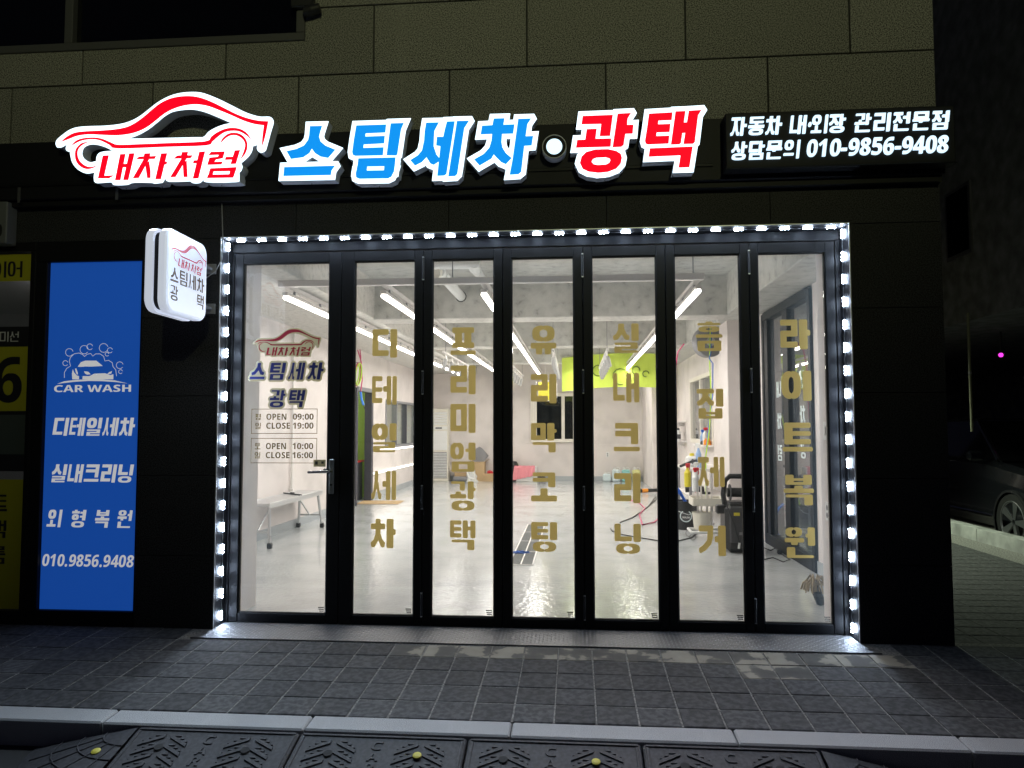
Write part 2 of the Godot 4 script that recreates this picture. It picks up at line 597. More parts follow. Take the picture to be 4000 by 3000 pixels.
func materials() -> void:
	# stone
	var speck := noise(3, 0.16, [0.0, grey(0.2), 0.3, grey(0.42), 0.44, grey(0.78), 0.58, grey(0.92), 1.0, grey(1.0)], 1024, FastNoiseLite.TYPE_SIMPLEX, 4)
	var cloud := noise(11, 0.012, [0.0, grey(0.7), 1.0, grey(1.0)], 512, FastNoiseLite.TYPE_SIMPLEX, 5)
	for k in 3:
		var v: float = [1.0, 0.92, 1.07][k]
		tex(mat("pale_granite_%d" % k, lin(0.31 * v, 0.305 * v, 0.285 * v), 0.85), speck, 0.55)
		tex(mat("dark_granite_%d" % k, lin(0.042 * v, 0.0425 * v, 0.047 * v), 0.6), speck, 0.55).metallic_specular = 0.3
	tex(mat("kerb_granite", lin(0.66, 0.66, 0.66), 0.8), speck, 1.7)
	mat("joint", lin(0.02, 0.02, 0.02), 0.9)
	mat("wall_core", lin(0.1, 0.1, 0.1), 0.9)
	# pavement
	var grit := noise(21, 0.22, [0.0, grey(0.45), 0.4, grey(0.72), 0.55, grey(0.9), 1.0, grey(1.0)], 1024, FastNoiseLite.TYPE_SIMPLEX, 4)
	var blotch := noise(29, 0.02, [0.0, grey(0.6), 0.42, grey(0.8), 0.55, grey(0.9), 0.75, grey(1.0), 1.0, grey(1.0)], 1024, FastNoiseLite.TYPE_SIMPLEX, 6)
	for k in 5:
		var v: float = [0.07, 0.083, 0.095, 0.078, 0.104][k]
		var m := tex(mat("paver_%d" % k, lin(v, v, v * 1.02), 0.85), blotch, 0.9)
		bump(m, grit, 0.25)
	# dried cement slurry on some of the stones by the door, with ragged outlines
	var slurry := noise(41, 0.007, [0.0, Color(0.48, 0.48, 0.48), 0.4, Color(0.55, 0.55, 0.55), 0.47, Color(0.66, 0.65, 0.63), 0.52, Color(0.9, 0.88, 0.83), 1.0, Color(1.0, 0.98, 0.93)], 1024, FastNoiseLite.TYPE_SIMPLEX, 6)
	bump(tex(mat("stained_paver", lin(0.42, 0.405, 0.37), 0.9), slurry, 0.42), grit, 0.2)
	tex(mat("joint_sand", lin(0.3, 0.29, 0.27), 0.95), blotch, 2.0)
	bump(tex(mat("asphalt", lin(0.05, 0.05, 0.05), 0.9), grit, 1.2), grit, 0.5)
	bump(tex(mat("rubber", lin(0.05, 0.05, 0.056), 0.62), blotch, 1.6), grit, 0.12)
	mat("hole_shade", lin(0.02, 0.02, 0.02), 0.8)  # near-black for the shade inside the ramp bolt holes
	mat("yellow_plug", lin(0.62, 0.55, 0.06), 0.5)
	# metals and frames
	mat("black_frame", lin(0.007, 0.007, 0.008), 0.5).metallic_specular = 0.3
	mat("black_panel", lin(0.009, 0.009, 0.011), 0.55).metallic_specular = 0.3
	mat("gasket", lin(0.006, 0.006, 0.006), 0.7)
	bump(mat("steel_plate", lin(0.14, 0.14, 0.145), 0.5, 0.6), grit, 0.1)
	M.steel_plate.uv1_triplanar = true; M.steel_plate.uv1_world_triplanar = true; M.steel_plate.uv1_scale = Vector3.ONE * 3.0
	mat("steel_rib", lin(0.3, 0.3, 0.31), 0.38, 0.8)
	mat("edge_trim", lin(0.62, 0.63, 0.66), 0.4, 0.3)
	mat("aluminium", lin(0.62, 0.63, 0.64), 0.35, 0.75)
	mat("chrome", lin(0.6, 0.6, 0.6), 0.18, 1.0)
	mat("lock_plate", lin(0.3, 0.31, 0.3), 0.3, 0.8)
	# glass
	for n in ["glass", "dim_glass"]:
		var g := mat(n, Color(0.9, 0.95, 0.95, 0.04 if n == "glass" else 0.55), 0.0)
		g.transparency = BaseMaterial3D.TRANSPARENCY_ALPHA
	M.dim_glass.albedo_color = Color(0.03, 0.035, 0.05, 0.75)
	mat("grey_glass", Color(0.4, 0.42, 0.44, 0.3), 0.0).transparency = BaseMaterial3D.TRANSPARENCY_ALPHA
	# film lettering lets some of the shop's light through
	var gold := mat("gold_film", lin(0.42, 0.34, 0.13), 0.45)
	gold.backlight_enabled = true
	gold.backlight = Color(0.84, 0.75, 0.46)
	var navy := mat("navy_film", lin(0.02, 0.03, 0.2), 0.4)
	navy.backlight_enabled = true
	navy.backlight = Color(0.03, 0.05, 0.2)
	var red := mat("red_film", lin(0.42, 0.01, 0.04), 0.4)
	red.backlight_enabled = true
	red.backlight = Color(0.25, 0.01, 0.03)
	var beige := mat("beige_film", lin(0.5, 0.47, 0.36), 0.4)
	beige.backlight_enabled = true
	beige.backlight = Color(0.7, 0.67, 0.52)
	var bz := mat("bronze_film", lin(0.2, 0.15, 0.07), 0.45)
	bz.backlight_enabled = true
	bz.backlight = Color(0.3, 0.24, 0.14)
	mat("sticker", lin(0.05, 0.05, 0.05), 0.5)
	# lit signs
	glow("sign_white", Color(0.86, 0.95, 1.0), 2.0)
	glow("sign_red", Color(1.0, 0.03, 0.14), 0.95)
	glow("sign_blue", Color(0.08, 0.6, 1.0), 0.85)
	glow("sign_letter_white", Color(0.82, 0.93, 1.0), 1.4)
	glow("panel_sign_white", Color(0.9, 0.93, 1.0), 0.56, 0.3)
	for n in ["sign_white", "sign_red", "sign_blue", "sign_letter_white"]: M[n].metallic_specular = 0.1
	mat("sign_return", lin(0.62, 0.63, 0.68), 0.45)
	mat("panel_print_red", lin(0.75, 0.03, 0.07), 0.3)
	mat("panel_print_brown", lin(0.13, 0.075, 0.045), 0.5)
	glow("led", Color(0.82, 0.9, 1.0), 240.0)
	mat("led_body", lin(0.12, 0.12, 0.13), 0.5)
	mat("black_cable", lin(0.015, 0.015, 0.016), 0.5)
	mat("grey_cable", lin(0.3, 0.3, 0.3), 0.5)
	# window graphics; the blue and white films glow in place of light behind
	var bf := glow("glowing_blue_film", lin(0.02, 0.16, 0.85), 0.3, 0.35)
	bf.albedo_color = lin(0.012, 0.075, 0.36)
	glow("glowing_white_film", lin(1.0, 1.0, 1.03), 0.4, 0.5).albedo_color = lin(0.62, 0.62, 0.64)
	mat("plain_white_film", lin(0.62, 0.62, 0.64), 0.5)
	var yf := mat("yellow_film", lin(0.42, 0.4, 0.015), 0.5)
	yf.backlight_enabled = true
	yf.backlight = Color(0.5, 0.48, 0.04)
	mat("black_film", lin(0.01, 0.01, 0.012), 0.5)
	mat("grey_film", lin(0.06, 0.075, 0.07), 0.5)
	mat("grey_sign", lin(0.12, 0.125, 0.13), 0.5)
	# workshop surfaces
	var smear := noise(51, 0.006, [0.0, grey(0.9), 0.5, grey(0.97), 1.0, grey(1.0)], 512, FastNoiseLite.TYPE_SIMPLEX, 4)
	tex(mat("plaster", lin(0.74, 0.685, 0.66), 0.75), smear, 0.35)
	tex(mat("skirting", lin(0.42, 0.45, 0.47), 0.5), smear, 0.5)
	var stain := noise(61, 0.011, [0.0, grey(0.74), 0.25, grey(0.93), 0.5, grey(0.97), 0.8, grey(1.0), 1.0, grey(1.0)], 1024, FastNoiseLite.TYPE_SIMPLEX, 6)
	var con := tex(mat("concrete", lin(0.56, 0.555, 0.52), 0.85), stain, 0.45)
	bump(con, stain, 0.15)
	var con2 := tex(mat("rough_concrete", lin(0.62, 0.6, 0.56), 0.9), stain, 0.8)
	bump(con2, stain, 0.6)
	var wave := noise(71, 0.03, [], 1024, FastNoiseLite.TYPE_SIMPLEX, 4)
	var epoxy := tex(mat("epoxy", lin(0.55, 0.575, 0.58), 0.1), smear, 0.5)
	epoxy.metallic_specular = 0.5
	bump(epoxy, wave, 0.16)
	# workshop things
	glow("tube", Color(1.0, 0.98, 0.95), 14.0)
	glow("spot_face", Color(1.0, 0.88, 0.62), 2.5)
	glow("wall_tube", Color(1.0, 0.99, 0.97), 2.6)
	mat("white_paint", lin(0.75, 0.72, 0.7), 0.45)
	mat("white_plastic", lin(0.74, 0.75, 0.74), 0.35)
	mat("cream_plastic", lin(0.7, 0.67, 0.58), 0.4)
	mat("black_plastic", lin(0.018, 0.018, 0.02), 0.4)
	mat("dark_grey", lin(0.06, 0.06, 0.065), 0.6)
	mat("mid_grey", lin(0.22, 0.22, 0.23), 0.6)
	mat("lime", lin(0.62, 0.78, 0.1), 0.6)
	mat("lime_wall", lin(0.38, 0.6, 0.1), 0.7)
	mat("olive_print", lin(0.13, 0.2, 0.03), 0.6)
	mat("cardboard", lin(0.47, 0.33, 0.18), 0.85)
	mat("pink_cloth", lin(0.75, 0.27, 0.31), 0.9)
	mat("orange_cloth", lin(0.8, 0.3, 0.03), 0.9)
	mat("blue_plastic", lin(0.02, 0.12, 0.6), 0.4)
	mat("blue_cloth", lin(0.05, 0.12, 0.4), 0.9)
	mat("red_plastic", lin(0.6, 0.02, 0.03), 0.4)
	mat("pink_hose", lin(0.6, 0.06, 0.18), 0.4)
	mat("blue_hose", lin(0.02, 0.2, 0.75), 0.4)
	mat("yellow_plastic", lin(0.7, 0.6, 0.04), 0.4)
	mat("green_hose", lin(0.45, 0.75, 0.03), 0.4)
	mat("pale_liquid", lin(0.62, 0.72, 0.74), 0.3)
	mat("teal_liquid", lin(0.3, 0.62, 0.6), 0.3)
	mat("yellow_liquid", lin(0.72, 0.7, 0.3), 0.3)
	mat("pale_blue", lin(0.3, 0.45, 0.72), 0.35)
	mat("mop_string", lin(0.4, 0.33, 0.22), 0.95)
	mat("grating", lin(0.25, 0.26, 0.26), 0.45, 0.6)
	
	tex(mat("speckled_frame", lin(0.1, 0.1, 0.13), 0.5), speck, 2.5)
	mat("window_frame_cream", lin(0.72, 0.68, 0.6), 0.4)
	# alley
	mat("car_paint", lin(0.012, 0.013, 0.016), 0.2)
	M.car_paint.clearcoat_enabled = true; M.car_paint.clearcoat = 1.0; M.car_paint.clearcoat_roughness = 0.05
	mat("car_glass", lin(0.01, 0.01, 0.012), 0.05)
	mat("tyre", lin(0.015, 0.015, 0.015), 0.85)
	mat("rim", lin(0.32, 0.33, 0.34), 0.3, 0.8)
	mat("lamp_glass", lin(0.35, 0.38, 0.42), 0.1, 0.6)
	tex(mat("low_wall", lin(0.5, 0.5, 0.48), 0.8), cloud, 0.4)
	tex(mat("far_wall", lin(0.22, 0.225, 0.225), 0.9), cloud, 0.5)
	mat("olive_pipe", lin(0.16, 0.16, 0.1), 0.6)
	mat("lamp_can", lin(0.34, 0.34, 0.33), 0.4)
	glow("camera_led", Color(1.0, 0.25, 0.9), 1.5)
	glow("street_glow", Color(1.0, 0.93, 0.6), 8.0)

func street_lamp() -> void:   # stands across the street behind the photographer; lights the upper wall
	var t := thing("street_lamp", "tall grey street lamp across the road with greenish yellow light", "street lamp", Vector3(3.0, -0.2, 15.0))
	part("pole", mb().lathe([[0.09, 0.0], [0.08, 1.0], [0.055, 6.6]], 14), M.mid_grey, t)
	part("base_plate", mb().bbox(Vector3(0, 0.012, 0), Vector3(0.34, 0.024, 0.34), 0.005), M.mid_grey, t)
	part("arm", mb().tube([Vector3(0, 6.55, 0), Vector3(0, 6.85, -0.3), Vector3(0, 6.95, -0.9), Vector3(0, 6.95, -1.3)], 0.035, 10), M.mid_grey, t)
	var hd := part("lamp_head", mb().bbox(Vector3(0, 6.95, -1.6), Vector3(0.28, 0.1, 0.62), 0.03), M.mid_grey, t)
	part("lamp_lens", mb().bbox(Vector3(0, 6.89, -1.6), Vector3(0.22, 0.03, 0.5), 0.01), M.street_glow, hd)
	var l := SpotLight3D.new()
	l.name = "street_lamp_light"
	l.light_energy = 60.0
	l.light_color = Color(0.98, 1.0, 0.74)
	l.light_size = 0.12
	l.spot_angle = 31.0
	l.spot_angle_attenuation = 1.0
	l.spot_range = 40.0
	l.shadow_enabled = true
	t.add_child(l)
	l.look_at_from_position(t.position + Vector3(0, 6.83, -1.62), Vector3(-0.6, 7.4, 0), Vector3.UP)

# ---------------------------------------------------------------- ground, pavement, kerb
func ground() -> void:
	struct("road", mb().span(-40, 40, -0.5, -0.205, 1.2, 60), M.asphalt)

func pavement() -> void:
	var p := Node3D.new()
	p.name = "pavement"
	add_child(p)
	p.rotation.x = atan(SLOPE)
	p.set_meta("kind", "structure")
	part("bed", mb().span(-9.0, 9.0, -0.25, -0.004, -0.05, 1.195), M.joint_sand, p)
	var flag := []
	for k in 3:
		var e: float = [0.003, 0.0045, 0.0035][k]
		flag.append(mb().bbox(Vector3(0, -0.02, 0), Vector3(0.1935 - k * 0.0008, 0.04, 0.1925 - k * 0.001), e).mesh())
	for r in 6:
		for c in range(-23, 27):
			var x := 0.117 + c * 0.2
			var z := 1.1 - r * 0.2
			var st: bool = (r >= 4 and x > -0.7 and x < 2.2) or (r == 3 and x > 0.5 and x < 1.7 and rng.randf() < 0.6)
			var m: Material = M.stained_paver if st else M["paver_%d" % rng.randi_range(0, 4)]
			var o := part("paver", flag[rng.randi_range(0, 2)], m, p, Vector3(x, rng.randf_range(-0.0015, 0.0015) - (0.009 if r == 5 and absf(x) < 2.15 else 0.0), z))
			o.rotation = Vector3(rng.randf_range(-0.004, 0.004), rng.randf_range(-0.004, 0.004), rng.randf_range(-0.004, 0.004))
	# kerb
	var k := Node3D.new()
	k.name = "kerb"
	add_child(k)
	k.rotation.x = atan(SLOPE)
	k.set_meta("kind", "structure")
	var joints := [-8.0, -6.9, -5.9, -4.9, -3.9, -2.9, -1.93, -0.945, 0.02, 1.04, 2.03, 3.03, 4.05, 5.05, 6.05, 7.05, 8.0]
	for i in joints.size() - 1:
		part("kerb_stone", mb().span(joints[i] + 0.003, joints[i + 1] - 0.003, -0.3, 0.0015 * (i % 2), 1.2025, 1.345, 0.008), M.kerb_granite, k)
	# paving of the alley beside the shop, in rows
	var b := mb()
	for r in 60:
		for c in 10:
			b.bbox(Vector3(2.72 + c * 0.2, -0.03, -0.17 - r * 0.2), Vector3(0.1935, 0.04, 0.192), 0.004)
	var a := part("alley_paving", b, M.paver_2, self)
	tag(a, "grey square paving stones of the alley beside the shop", "paving")
	a.set_meta("kind", "stuff")
	struct("alley_ground", mb().span(2.6, 9.0, -0.4, -0.02, -16.0, -0.055), M.joint_sand)

# ---------------------------------------------------------------- facade
func facade() -> void:
	var t := thing("shop_building", "stone clad building with pale upper slabs and dark slabs round the lit doorway", "building")
	# core walls behind the cladding, round the door opening
	part("core_wall", mb().span(-2.6, -2.08, -0.3, 3.1, -0.65, -0.035), M.plaster, t)
	part("core_wall", mb().span(-3.5, -2.6, -0.3, 3.1, -0.65, -0.6), M.plaster, t)
	part("core_wall", mb().span(-3.5, -3.38, -0.3, 3.1, -0.6, -0.12), M.plaster, t)
	part("core_wall", mb().span(-3.38, -2.6, 2.55, 3.1, -0.6, -0.035), M.plaster, t)
	part("core_wall", mb().span(-3.38, -2.6, -0.3, 0.06, -0.6, -0.12), M.plaster, t)
	part("core_wall", mb().span(2.08, 2.575, -0.3, 3.1, -0.65, -0.035), M.plaster, t)
	part("core_wall", mb().span(-2.08, 2.08, 2.63, 3.1, -0.65, -0.035), M.plaster, t)
	part("core_wall", mb().span(-1.5, 2.575, 3.1, 6.2, -0.65, -0.035), M.wall_core, t)
	part("core_wall", mb().span(-7.0, -1.5, 3.1, 3.95, -0.65, -0.035), M.wall_core, t)
	part("core_wall", mb().span(-7.0, -1.5, 5.14, 6.2, -0.65, -0.035), M.wall_core, t)
	for q in [[-7.0, -1.4, 3.85, 5.25, -2.1, -2.0], [-7.0, -1.4, 3.85, 3.94, -2.0, -0.65], [-7.0, -1.4, 5.15, 5.25, -2.0, -0.65], [-1.5, -1.4, 3.94, 5.15, -2.0, -0.65], [-7.1, -7.0, 3.94, 5.15, -2.0, -0.65]]:
		part("upper_room_wall", mb().span(q[0], q[1], q[2], q[3], q[4], q[5]), M.plaster, t)
	for q in [[-0.3, 2.66, -14.0, -9.5], [-0.3, 1.02, -9.5, -7.2], [2.2, 2.66, -9.5, -7.2], [-0.3, 2.66, -7.2, -3.98], [2.61, 2.66, -3.98, -2.2], [-0.3, 2.66, -2.2, -0.04], [2.66, 6.2, -14.0, -0.04]]:
		part("side_wall", mb().span(2.58, 2.61, q[0], q[1], q[2], q[3]), M.dark_granite_1, t)
	# plaster reveals inside the glass line and black reveals outside it
	part("reveal", mb().span(-2.08, -2.05, 0.0, 2.6, -0.65, -0.27), M.plaster, t)
	part("reveal", mb().span(2.05, 2.08, 0.0, 2.6, -0.65, -0.27), M.plaster, t)
	part("reveal", mb().span(-2.08, 2.08, 2.6, 2.63, -0.65, -0.27), M.plaster, t)
	part("reveal", mb().span(-2.08, -2.053, -0.02, 2.6, -0.268, -0.002), M.black_panel, t)
	part("reveal", mb().span(2.053, 2.08, -0.02, 2.6, -0.268, -0.002), M.black_panel, t)
	part("reveal", mb().span(-2.08, 2.08, 2.602, 2.63, -0.268, -0.002), M.black_panel, t)
	# pale slabs above the sign band
	var g := 0.005
	var rows := [[3.232, 3.70, 0.5], [3.70, 4.172, 0.0], [4.172, 4.64, 0.5], [4.64, 5.11, 0.0]]
	var i := 0
	for r in rows:
		var x: float = 0.021 - 5 * 1.0345 + r[2] * 1.0345
		while x < 2.6:
			var a := maxf(x, -6.5)
			var e := minf(x + 1.0345, 2.608)
			var wx := -1.49
			if r[1] > 3.95 and a < wx:     # the window stands here
				if r[0] < 3.95:
					if a < wx and e > wx:
						part("stone_slab", mb().span(a + g, wx, 3.705, 3.945, -0.035, 0.0, 0.003), M["pale_granite_%d" % (i % 3)], t)
						part("stone_slab", mb().span(wx, e - g, r[0] + g, r[1] - g, -0.035, 0.0005, 0.003), M["pale_granite_%d" % (i % 3)], t)
					else:
						part("stone_slab", mb().span(a + g, e - g, r[0] + g, 3.945, -0.035, 0.0, 0.003), M["pale_granite_%d" % (i % 3)], t)
				elif e > wx:
					part("stone_slab", mb().span(wx, e - g, r[0] + g, r[1] - g, -0.035, 0.0, 0.003), M["pale_granite_%d" % (i % 3)], t)
			else:
				part("stone_slab", mb().span(a + g, e - g, r[0] + g, r[1] - g, -0.035, 0.0, 0.003), M["pale_granite_%d" % (i % 3)], t)
			x += 1.0345
			i += 1
	part("joint_backing", mb().span(-1.49, 2.6, 3.1, 5.2, -0.036, -0.012), M.joint, t)
	part("joint_backing", mb().span(-6.5, -1.49, 3.1, 3.94, -0.036, -0.012), M.joint, t)
	# dark slabs round the door
	var ys := [-0.12, 0.47, 1.0, 1.53, 2.06, 2.597, 3.1]
	for k in ys.size() - 1:
		var top: bool = k == ys.size() - 2
		var xs := [[-2.6, -2.05], [2.05, 2.608]]
		if top: xs = [[-3.6, -2.567], [-2.567, -1.533], [-1.533, -0.498], [-0.498, 0.536], [0.536, 1.571], [1.571, 2.608]]
		for q in xs:
			part("dark_stone_slab", mb().span(q[0] + 0.0015, q[1] - 0.0015, ys[k] + 0.0015, ys[k + 1] - 0.0015, -0.03, 0.0, 0.0015), M["dark_granite_%d" % ((k + i) % 3)], t)
			i += 1
	# thin pale trim on the corner of the opening that the LEDs light
	part("corner_trim", mb().span(-2.0555, -2.0495, -0.02, 2.603, -0.004, 0.003), M.edge_trim, t)
	part("corner_trim", mb().span(2.0495, 2.0555, -0.02, 2.603, -0.004, 0.003), M.edge_trim, t)
	part("corner_trim", mb().span(-2.056, 2.056, 2.5985, 2.6045, -0.0045, 0.0035), M.edge_trim, t)
	# window of the upper floor
	var w := thing("upper_window", "wide dark framed window in the pale stone above the logo sign", "window", Vector3(0, 3.945, 0))
	part("frame", mb().span(-6.5, -1.49, 0.0, 0.055, -0.09, 0.012, 0.004), M.dark_grey, w)
	part("frame", mb().span(-1.55, -1.49, 0.055, 1.2, -0.09, 0.012, 0.004), M.dark_grey, w)
	part("frame", mb().span(-3.22, -3.16, 0.055, 1.2, -0.09, 0.008, 0.004), M.dark_grey, w)
	part("pane", mb().span(-3.16, -1.55, 0.055, 1.2, -0.05, -0.042), M.dim_glass, w)
	part("pane", mb().span(-6.5, -3.22, 0.055, 1.2, -0.05, -0.042), M.dim_glass, w)
	var f := thing("floodlight", "small unlit black floodlight on the corner of the upper window", "floodlight", Vector3(-1.43, 4.14, 0.0))
	part("bracket", mb().bbox(Vector3(-0.07, 0.06, 0.02), Vector3(0.16, 0.09, 0.06), 0.01), M.black_plastic, f)
	part("lamp_housing", mb().lathe([[0.0, -0.06], [0.032, -0.055], [0.036, 0.0], [0.032, 0.055], [0.0, 0.06]], 14, Transform3D(Basis(Vector3.FORWARD, 1.35), Vector3(0.005, -0.012, 0.05))), M.black_plastic, f)

# ---------------------------------------------------------------- workshop shell
func workshop_shell() -> void:
	var fl := struct("floor", mb().span(FLOOR_LEFT - 0.1, -0.315, -0.2, 0.0, BACK - 0.1, -0.2), M.epoxy)   # pieces round the drain channel
	part("floor_piece", mb().span(-0.085, FLOOR_RIGHT + 0.06, -0.2, 0.0, BACK - 0.1, -0.2), M.epoxy, fl)
	part("floor_piece", mb().span(-0.315, -0.085, -0.2, 0.0, BACK - 0.1, -5.33), M.epoxy, fl)
	part("floor_piece", mb().span(-0.315, -0.085, -0.2, 0.0, -2.39, -0.2), M.epoxy, fl)
	struct("ceiling", mb().span(-3.6, 2.575, SLAB, SLAB + 0.2, BACK - 0.2, -0.65), M.concrete)
	for z in [-4.02, -7.23, -10.4]:
		var o := struct("ceiling_beam", mb().span(-2.12, 2.13, BEAM, SLAB + 0.05, z - 0.42, z, 0.006), M.concrete)
		part("board_mark", mb().span(-2.1, 2.12, BEAM - 0.004, BEAM + 0.02, z - 0.4, z - 0.02), M.rough_concrete, o)
	struct("ceiling_beam", mb().span(-3.5, -2.09, BEAM + 0.003, SLAB + 0.05, BACK - 0.05, -0.64, 0.008), M.rough_concrete)
	struct("ceiling_beam", mb().span(2.10, 2.57, BEAM + 0.003, SLAB + 0.05, BACK - 0.05, -0.64, 0.008), M.concrete)
	# left wall with a doorway and a strip of windows
	var lx := FLOOR_LEFT
	var lw := struct("wall_left", mb().span(lx - 0.1, lx, 0, 2.66, -7.5, -0.65), M.plaster)
	part("wall_piece", mb().span(lx - 0.1, lx, 1.98, 2.66, -8.5, -7.5), M.plaster, lw)
	part("wall_piece", mb().span(lx - 0.1, lx, 0, 2.66, -9.5, -8.5), M.plaster, lw)
	part("wall_piece", mb().span(lx - 0.1, lx, 0, 0.9, -12.3, -9.5), M.plaster, lw)
	part("wall_piece", mb().span(lx - 0.1, lx, 1.85, 2.66, -12.3, -9.5), M.plaster, lw)
	part("wall_piece", mb().span(lx - 0.1, lx, 0, 2.66, BACK, -12.3), M.plaster, lw)
	part("skirting", mb().span(lx, lx + 0.012, 0.0, 0.11, -7.5, -0.66), M.skirting, lw)
	part("skirting", mb().span(lx, lx + 0.012, 0.0, 0.11, BACK, -8.55), M.skirting, lw)
	var bw := struct("wall_back", mb().span(-3.6, 2.6, 0, 3.1, BACK - 0.12, BACK), M.plaster)
	part("skirting", mb().span(lx + 0.015, FLOOR_RIGHT, 0.0, 0.11, BACK, BACK + 0.012), M.skirting, bw)
	# right wall with the opening of a sliding glass door and a window
	var rx := FLOOR_RIGHT
	var rw := struct("wall_right", mb().span(rx, 2.578, 0, 2.66, -2.2, -0.65), M.plaster)
	part("wall_piece", mb().span(rx, 2.578, 0, 2.66, -7.2, -3.9), M.plaster, rw)
	part("wall_piece", mb().span(rx, 2.578, 0, 1.02, -9.5, -7.2), M.plaster, rw)
	part("wall_piece", mb().span(rx, 2.578, 2.2, 2.66, -9.5, -7.2), M.plaster, rw)
	part("wall_piece", mb().span(rx, 2.578, 0, 2.66, BACK, -9.5), M.plaster, rw)
	part("wall_piece", mb().span(1.95, rx, 0, 2.66, BACK, -11.2), M.plaster, rw)
	part("pilaster", mb().span(2.2, rx + 0.01, 0, 2.64, -5.05, -4.55, 0.006), M.plaster, rw)
	part("skirting", mb().span(rx - 0.012, rx, 0.0, 0.11, -2.2, -0.66), M.skirting, rw)
	fl.set_meta("kind", "structure")

func side_room() -> void:   # the reception behind the left wall, seen through its doorway
	var w := struct("reception_wall", mb().span(-5.4, -5.3, 0, 2.66, -13.0, -7.0), M.lime_wall)
	part("wall_piece", mb().span(-5.3, -3.45, 0, 2.66, -7.1, -7.0), M.plaster, w)
	part("wall_piece", mb().span(-5.3, -3.45, 0, 2.66, -13.1, -13.0), M.plaster, w)
	part("wall_piece", mb().span(-4.2, -3.45, 0, 2.66, -9.05, -8.98), M.lime_wall, w)
	struct("reception_floor", mb().span(-5.4, -3.45, -0.2, -0.004, -13.1, -7.0), M.skirting)
	struct("reception_ceiling", mb().span(-5.4, -3.45, 2.6, 2.66, -13.1, -7.0), M.white_paint)
	for z in [-8.1, -10.8]:
		linear_light(Vector3(-4.4, 2.56, z), 1.2, "white linear light on the reception ceiling, " + ("by its doorway" if z > -9.0 else "behind the strip window"), "reception lights", 0.6)
	var c := thing("reception_counter", "black marbled counter inside the reception doorway", "counter", Vector3(-3.85, 0, -8.45))
	part("counter_body", mb().bbox(Vector3(0, 0.34, 0), Vector3(0.6, 0.68, 0.4), 0.01), M.speckled_frame, c)
	part("counter_top", mb().bbox(Vector3(0, 0.695, 0), Vector3(0.66, 0.03, 0.46), 0.006), M.red_plastic, c)
	# door frame on the left wall
	var d := thing("doorway_frame", "speckled dark frame of the open doorway to the lime green room", "door frame", Vector3(FLOOR_LEFT, 0, 0))
	part("jamb", mb().span(-0.1, 0.03, 0, 1.98, -8.52, -8.4, 0.004), M.speckled_frame, d)
	part("jamb", mb().span(-0.1, 0.03, 0, 1.98, -7.56, -7.48, 0.004), M.speckled_frame, d)
	part("head", mb().span(-0.1, 0.031, 1.93, 2.0, -8.4, -7.56, 0.004), M.mid_grey, d)
	var n := thing("interior_window", "dark framed strip window in the left workshop wall", "window", Vector3(FLOOR_LEFT, 0.9, 0))
	part("frame", mb().span(-0.09, 0.02, 0.0, 0.05, -12.3, -9.5, 0.004), M.mid_grey, n)
	part("frame", mb().span(-0.09, 0.02, 0.9, 0.95, -12.3, -9.5, 0.004), M.mid_grey, n)
	for z in [-12.3, -11.3, -10.42, -9.54]:
		part("frame", mb().span(-0.085, 0.018, 0.05, 0.9, z, z + 0.05, 0.004), M.speckled_frame if z == -11.3 else M.mid_grey, n)
	for z in [-12.25, -11.25, -10.37]:
		part("pane", mb().span(-0.05, -0.044, 0.05, 0.9, z, z + 0.82), M.glass, n)

func linear_light(at: Vector3, length: float, label: String, group: String, e: float, rail := false) -> Node3D:
	var t := thing("linear_light", label, "light", at, 0.0, group)
	part("housing", mb().span(-0.028, 0.028, 0.0, 0.035, -length / 2 + 0.004, length / 2 - 0.004, 0.006), M.white_paint, t)
	part("light_tube", mb().span(-0.024, 0.024, -0.03, -0.001, -length / 2 + 0.012, length / 2 - 0.012, 0.009), M.tube, t)
	if rail:
		part("rail", mb().span(-0.02, 0.02, 0.075, 0.115, -length / 2, length / 2), M.white_paint, t)
		part("bracket", mb().box(Vector3(0, 0.055, length * 0.3), Vector3(0.012, 0.045, 0.03)), M.mid_grey, t)
		part("bracket", mb().box(Vector3(0, 0.055, -length * 0.3), Vector3(0.012, 0.045, 0.03)), M.mid_grey, t)
	var l := AreaLight3D.new()
	l.name = "tube_light"
	l.area_size = Vector2(0.045, length - 0.05)
	l.light_energy = e
	l.light_color = Color(1.0, 0.985, 0.96)
	l.shadow_enabled = true
	t.add_child(l)
	l.position = Vector3(0, -0.034, 0)
	l.rotation.x = -PI / 2
	return t

func neighbour() -> void:   # building on posts over the car park beside the alley
	var t := thing("neighbour_building", "unlit building raised on posts over the parking beside the alley", "building", Vector3(5.2, 0, 0))
	part("wall", mb().span(0, 8, 2.62, 11, -16, 0.5), M.far_wall, t)
	for z in [-10.5, -7.9, -5.3, -2.7]:
		var w := part("window", mb().span(-0.02, 0.03, 3.45, 4.35, z, z + 0.62, 0.005), M.dark_grey, t)
		part("pane", mb().span(-0.024, -0.021, 3.5, 4.3, z + 0.05, z + 0.57), M.dim_glass, w)
	part("post", mb().span(6.5, 6.95, -0.3, 2.62, -9.6, -9.15, 0.01), M.far_wall, t)
	part("back_wall", mb().span(0.5, 8, -0.3, 2.62, -16, -15.8), M.far_wall, t)
	struct("parking_floor", mb().span(5.1, 14, -0.4, -0.19, -16, 1.1), M.asphalt)

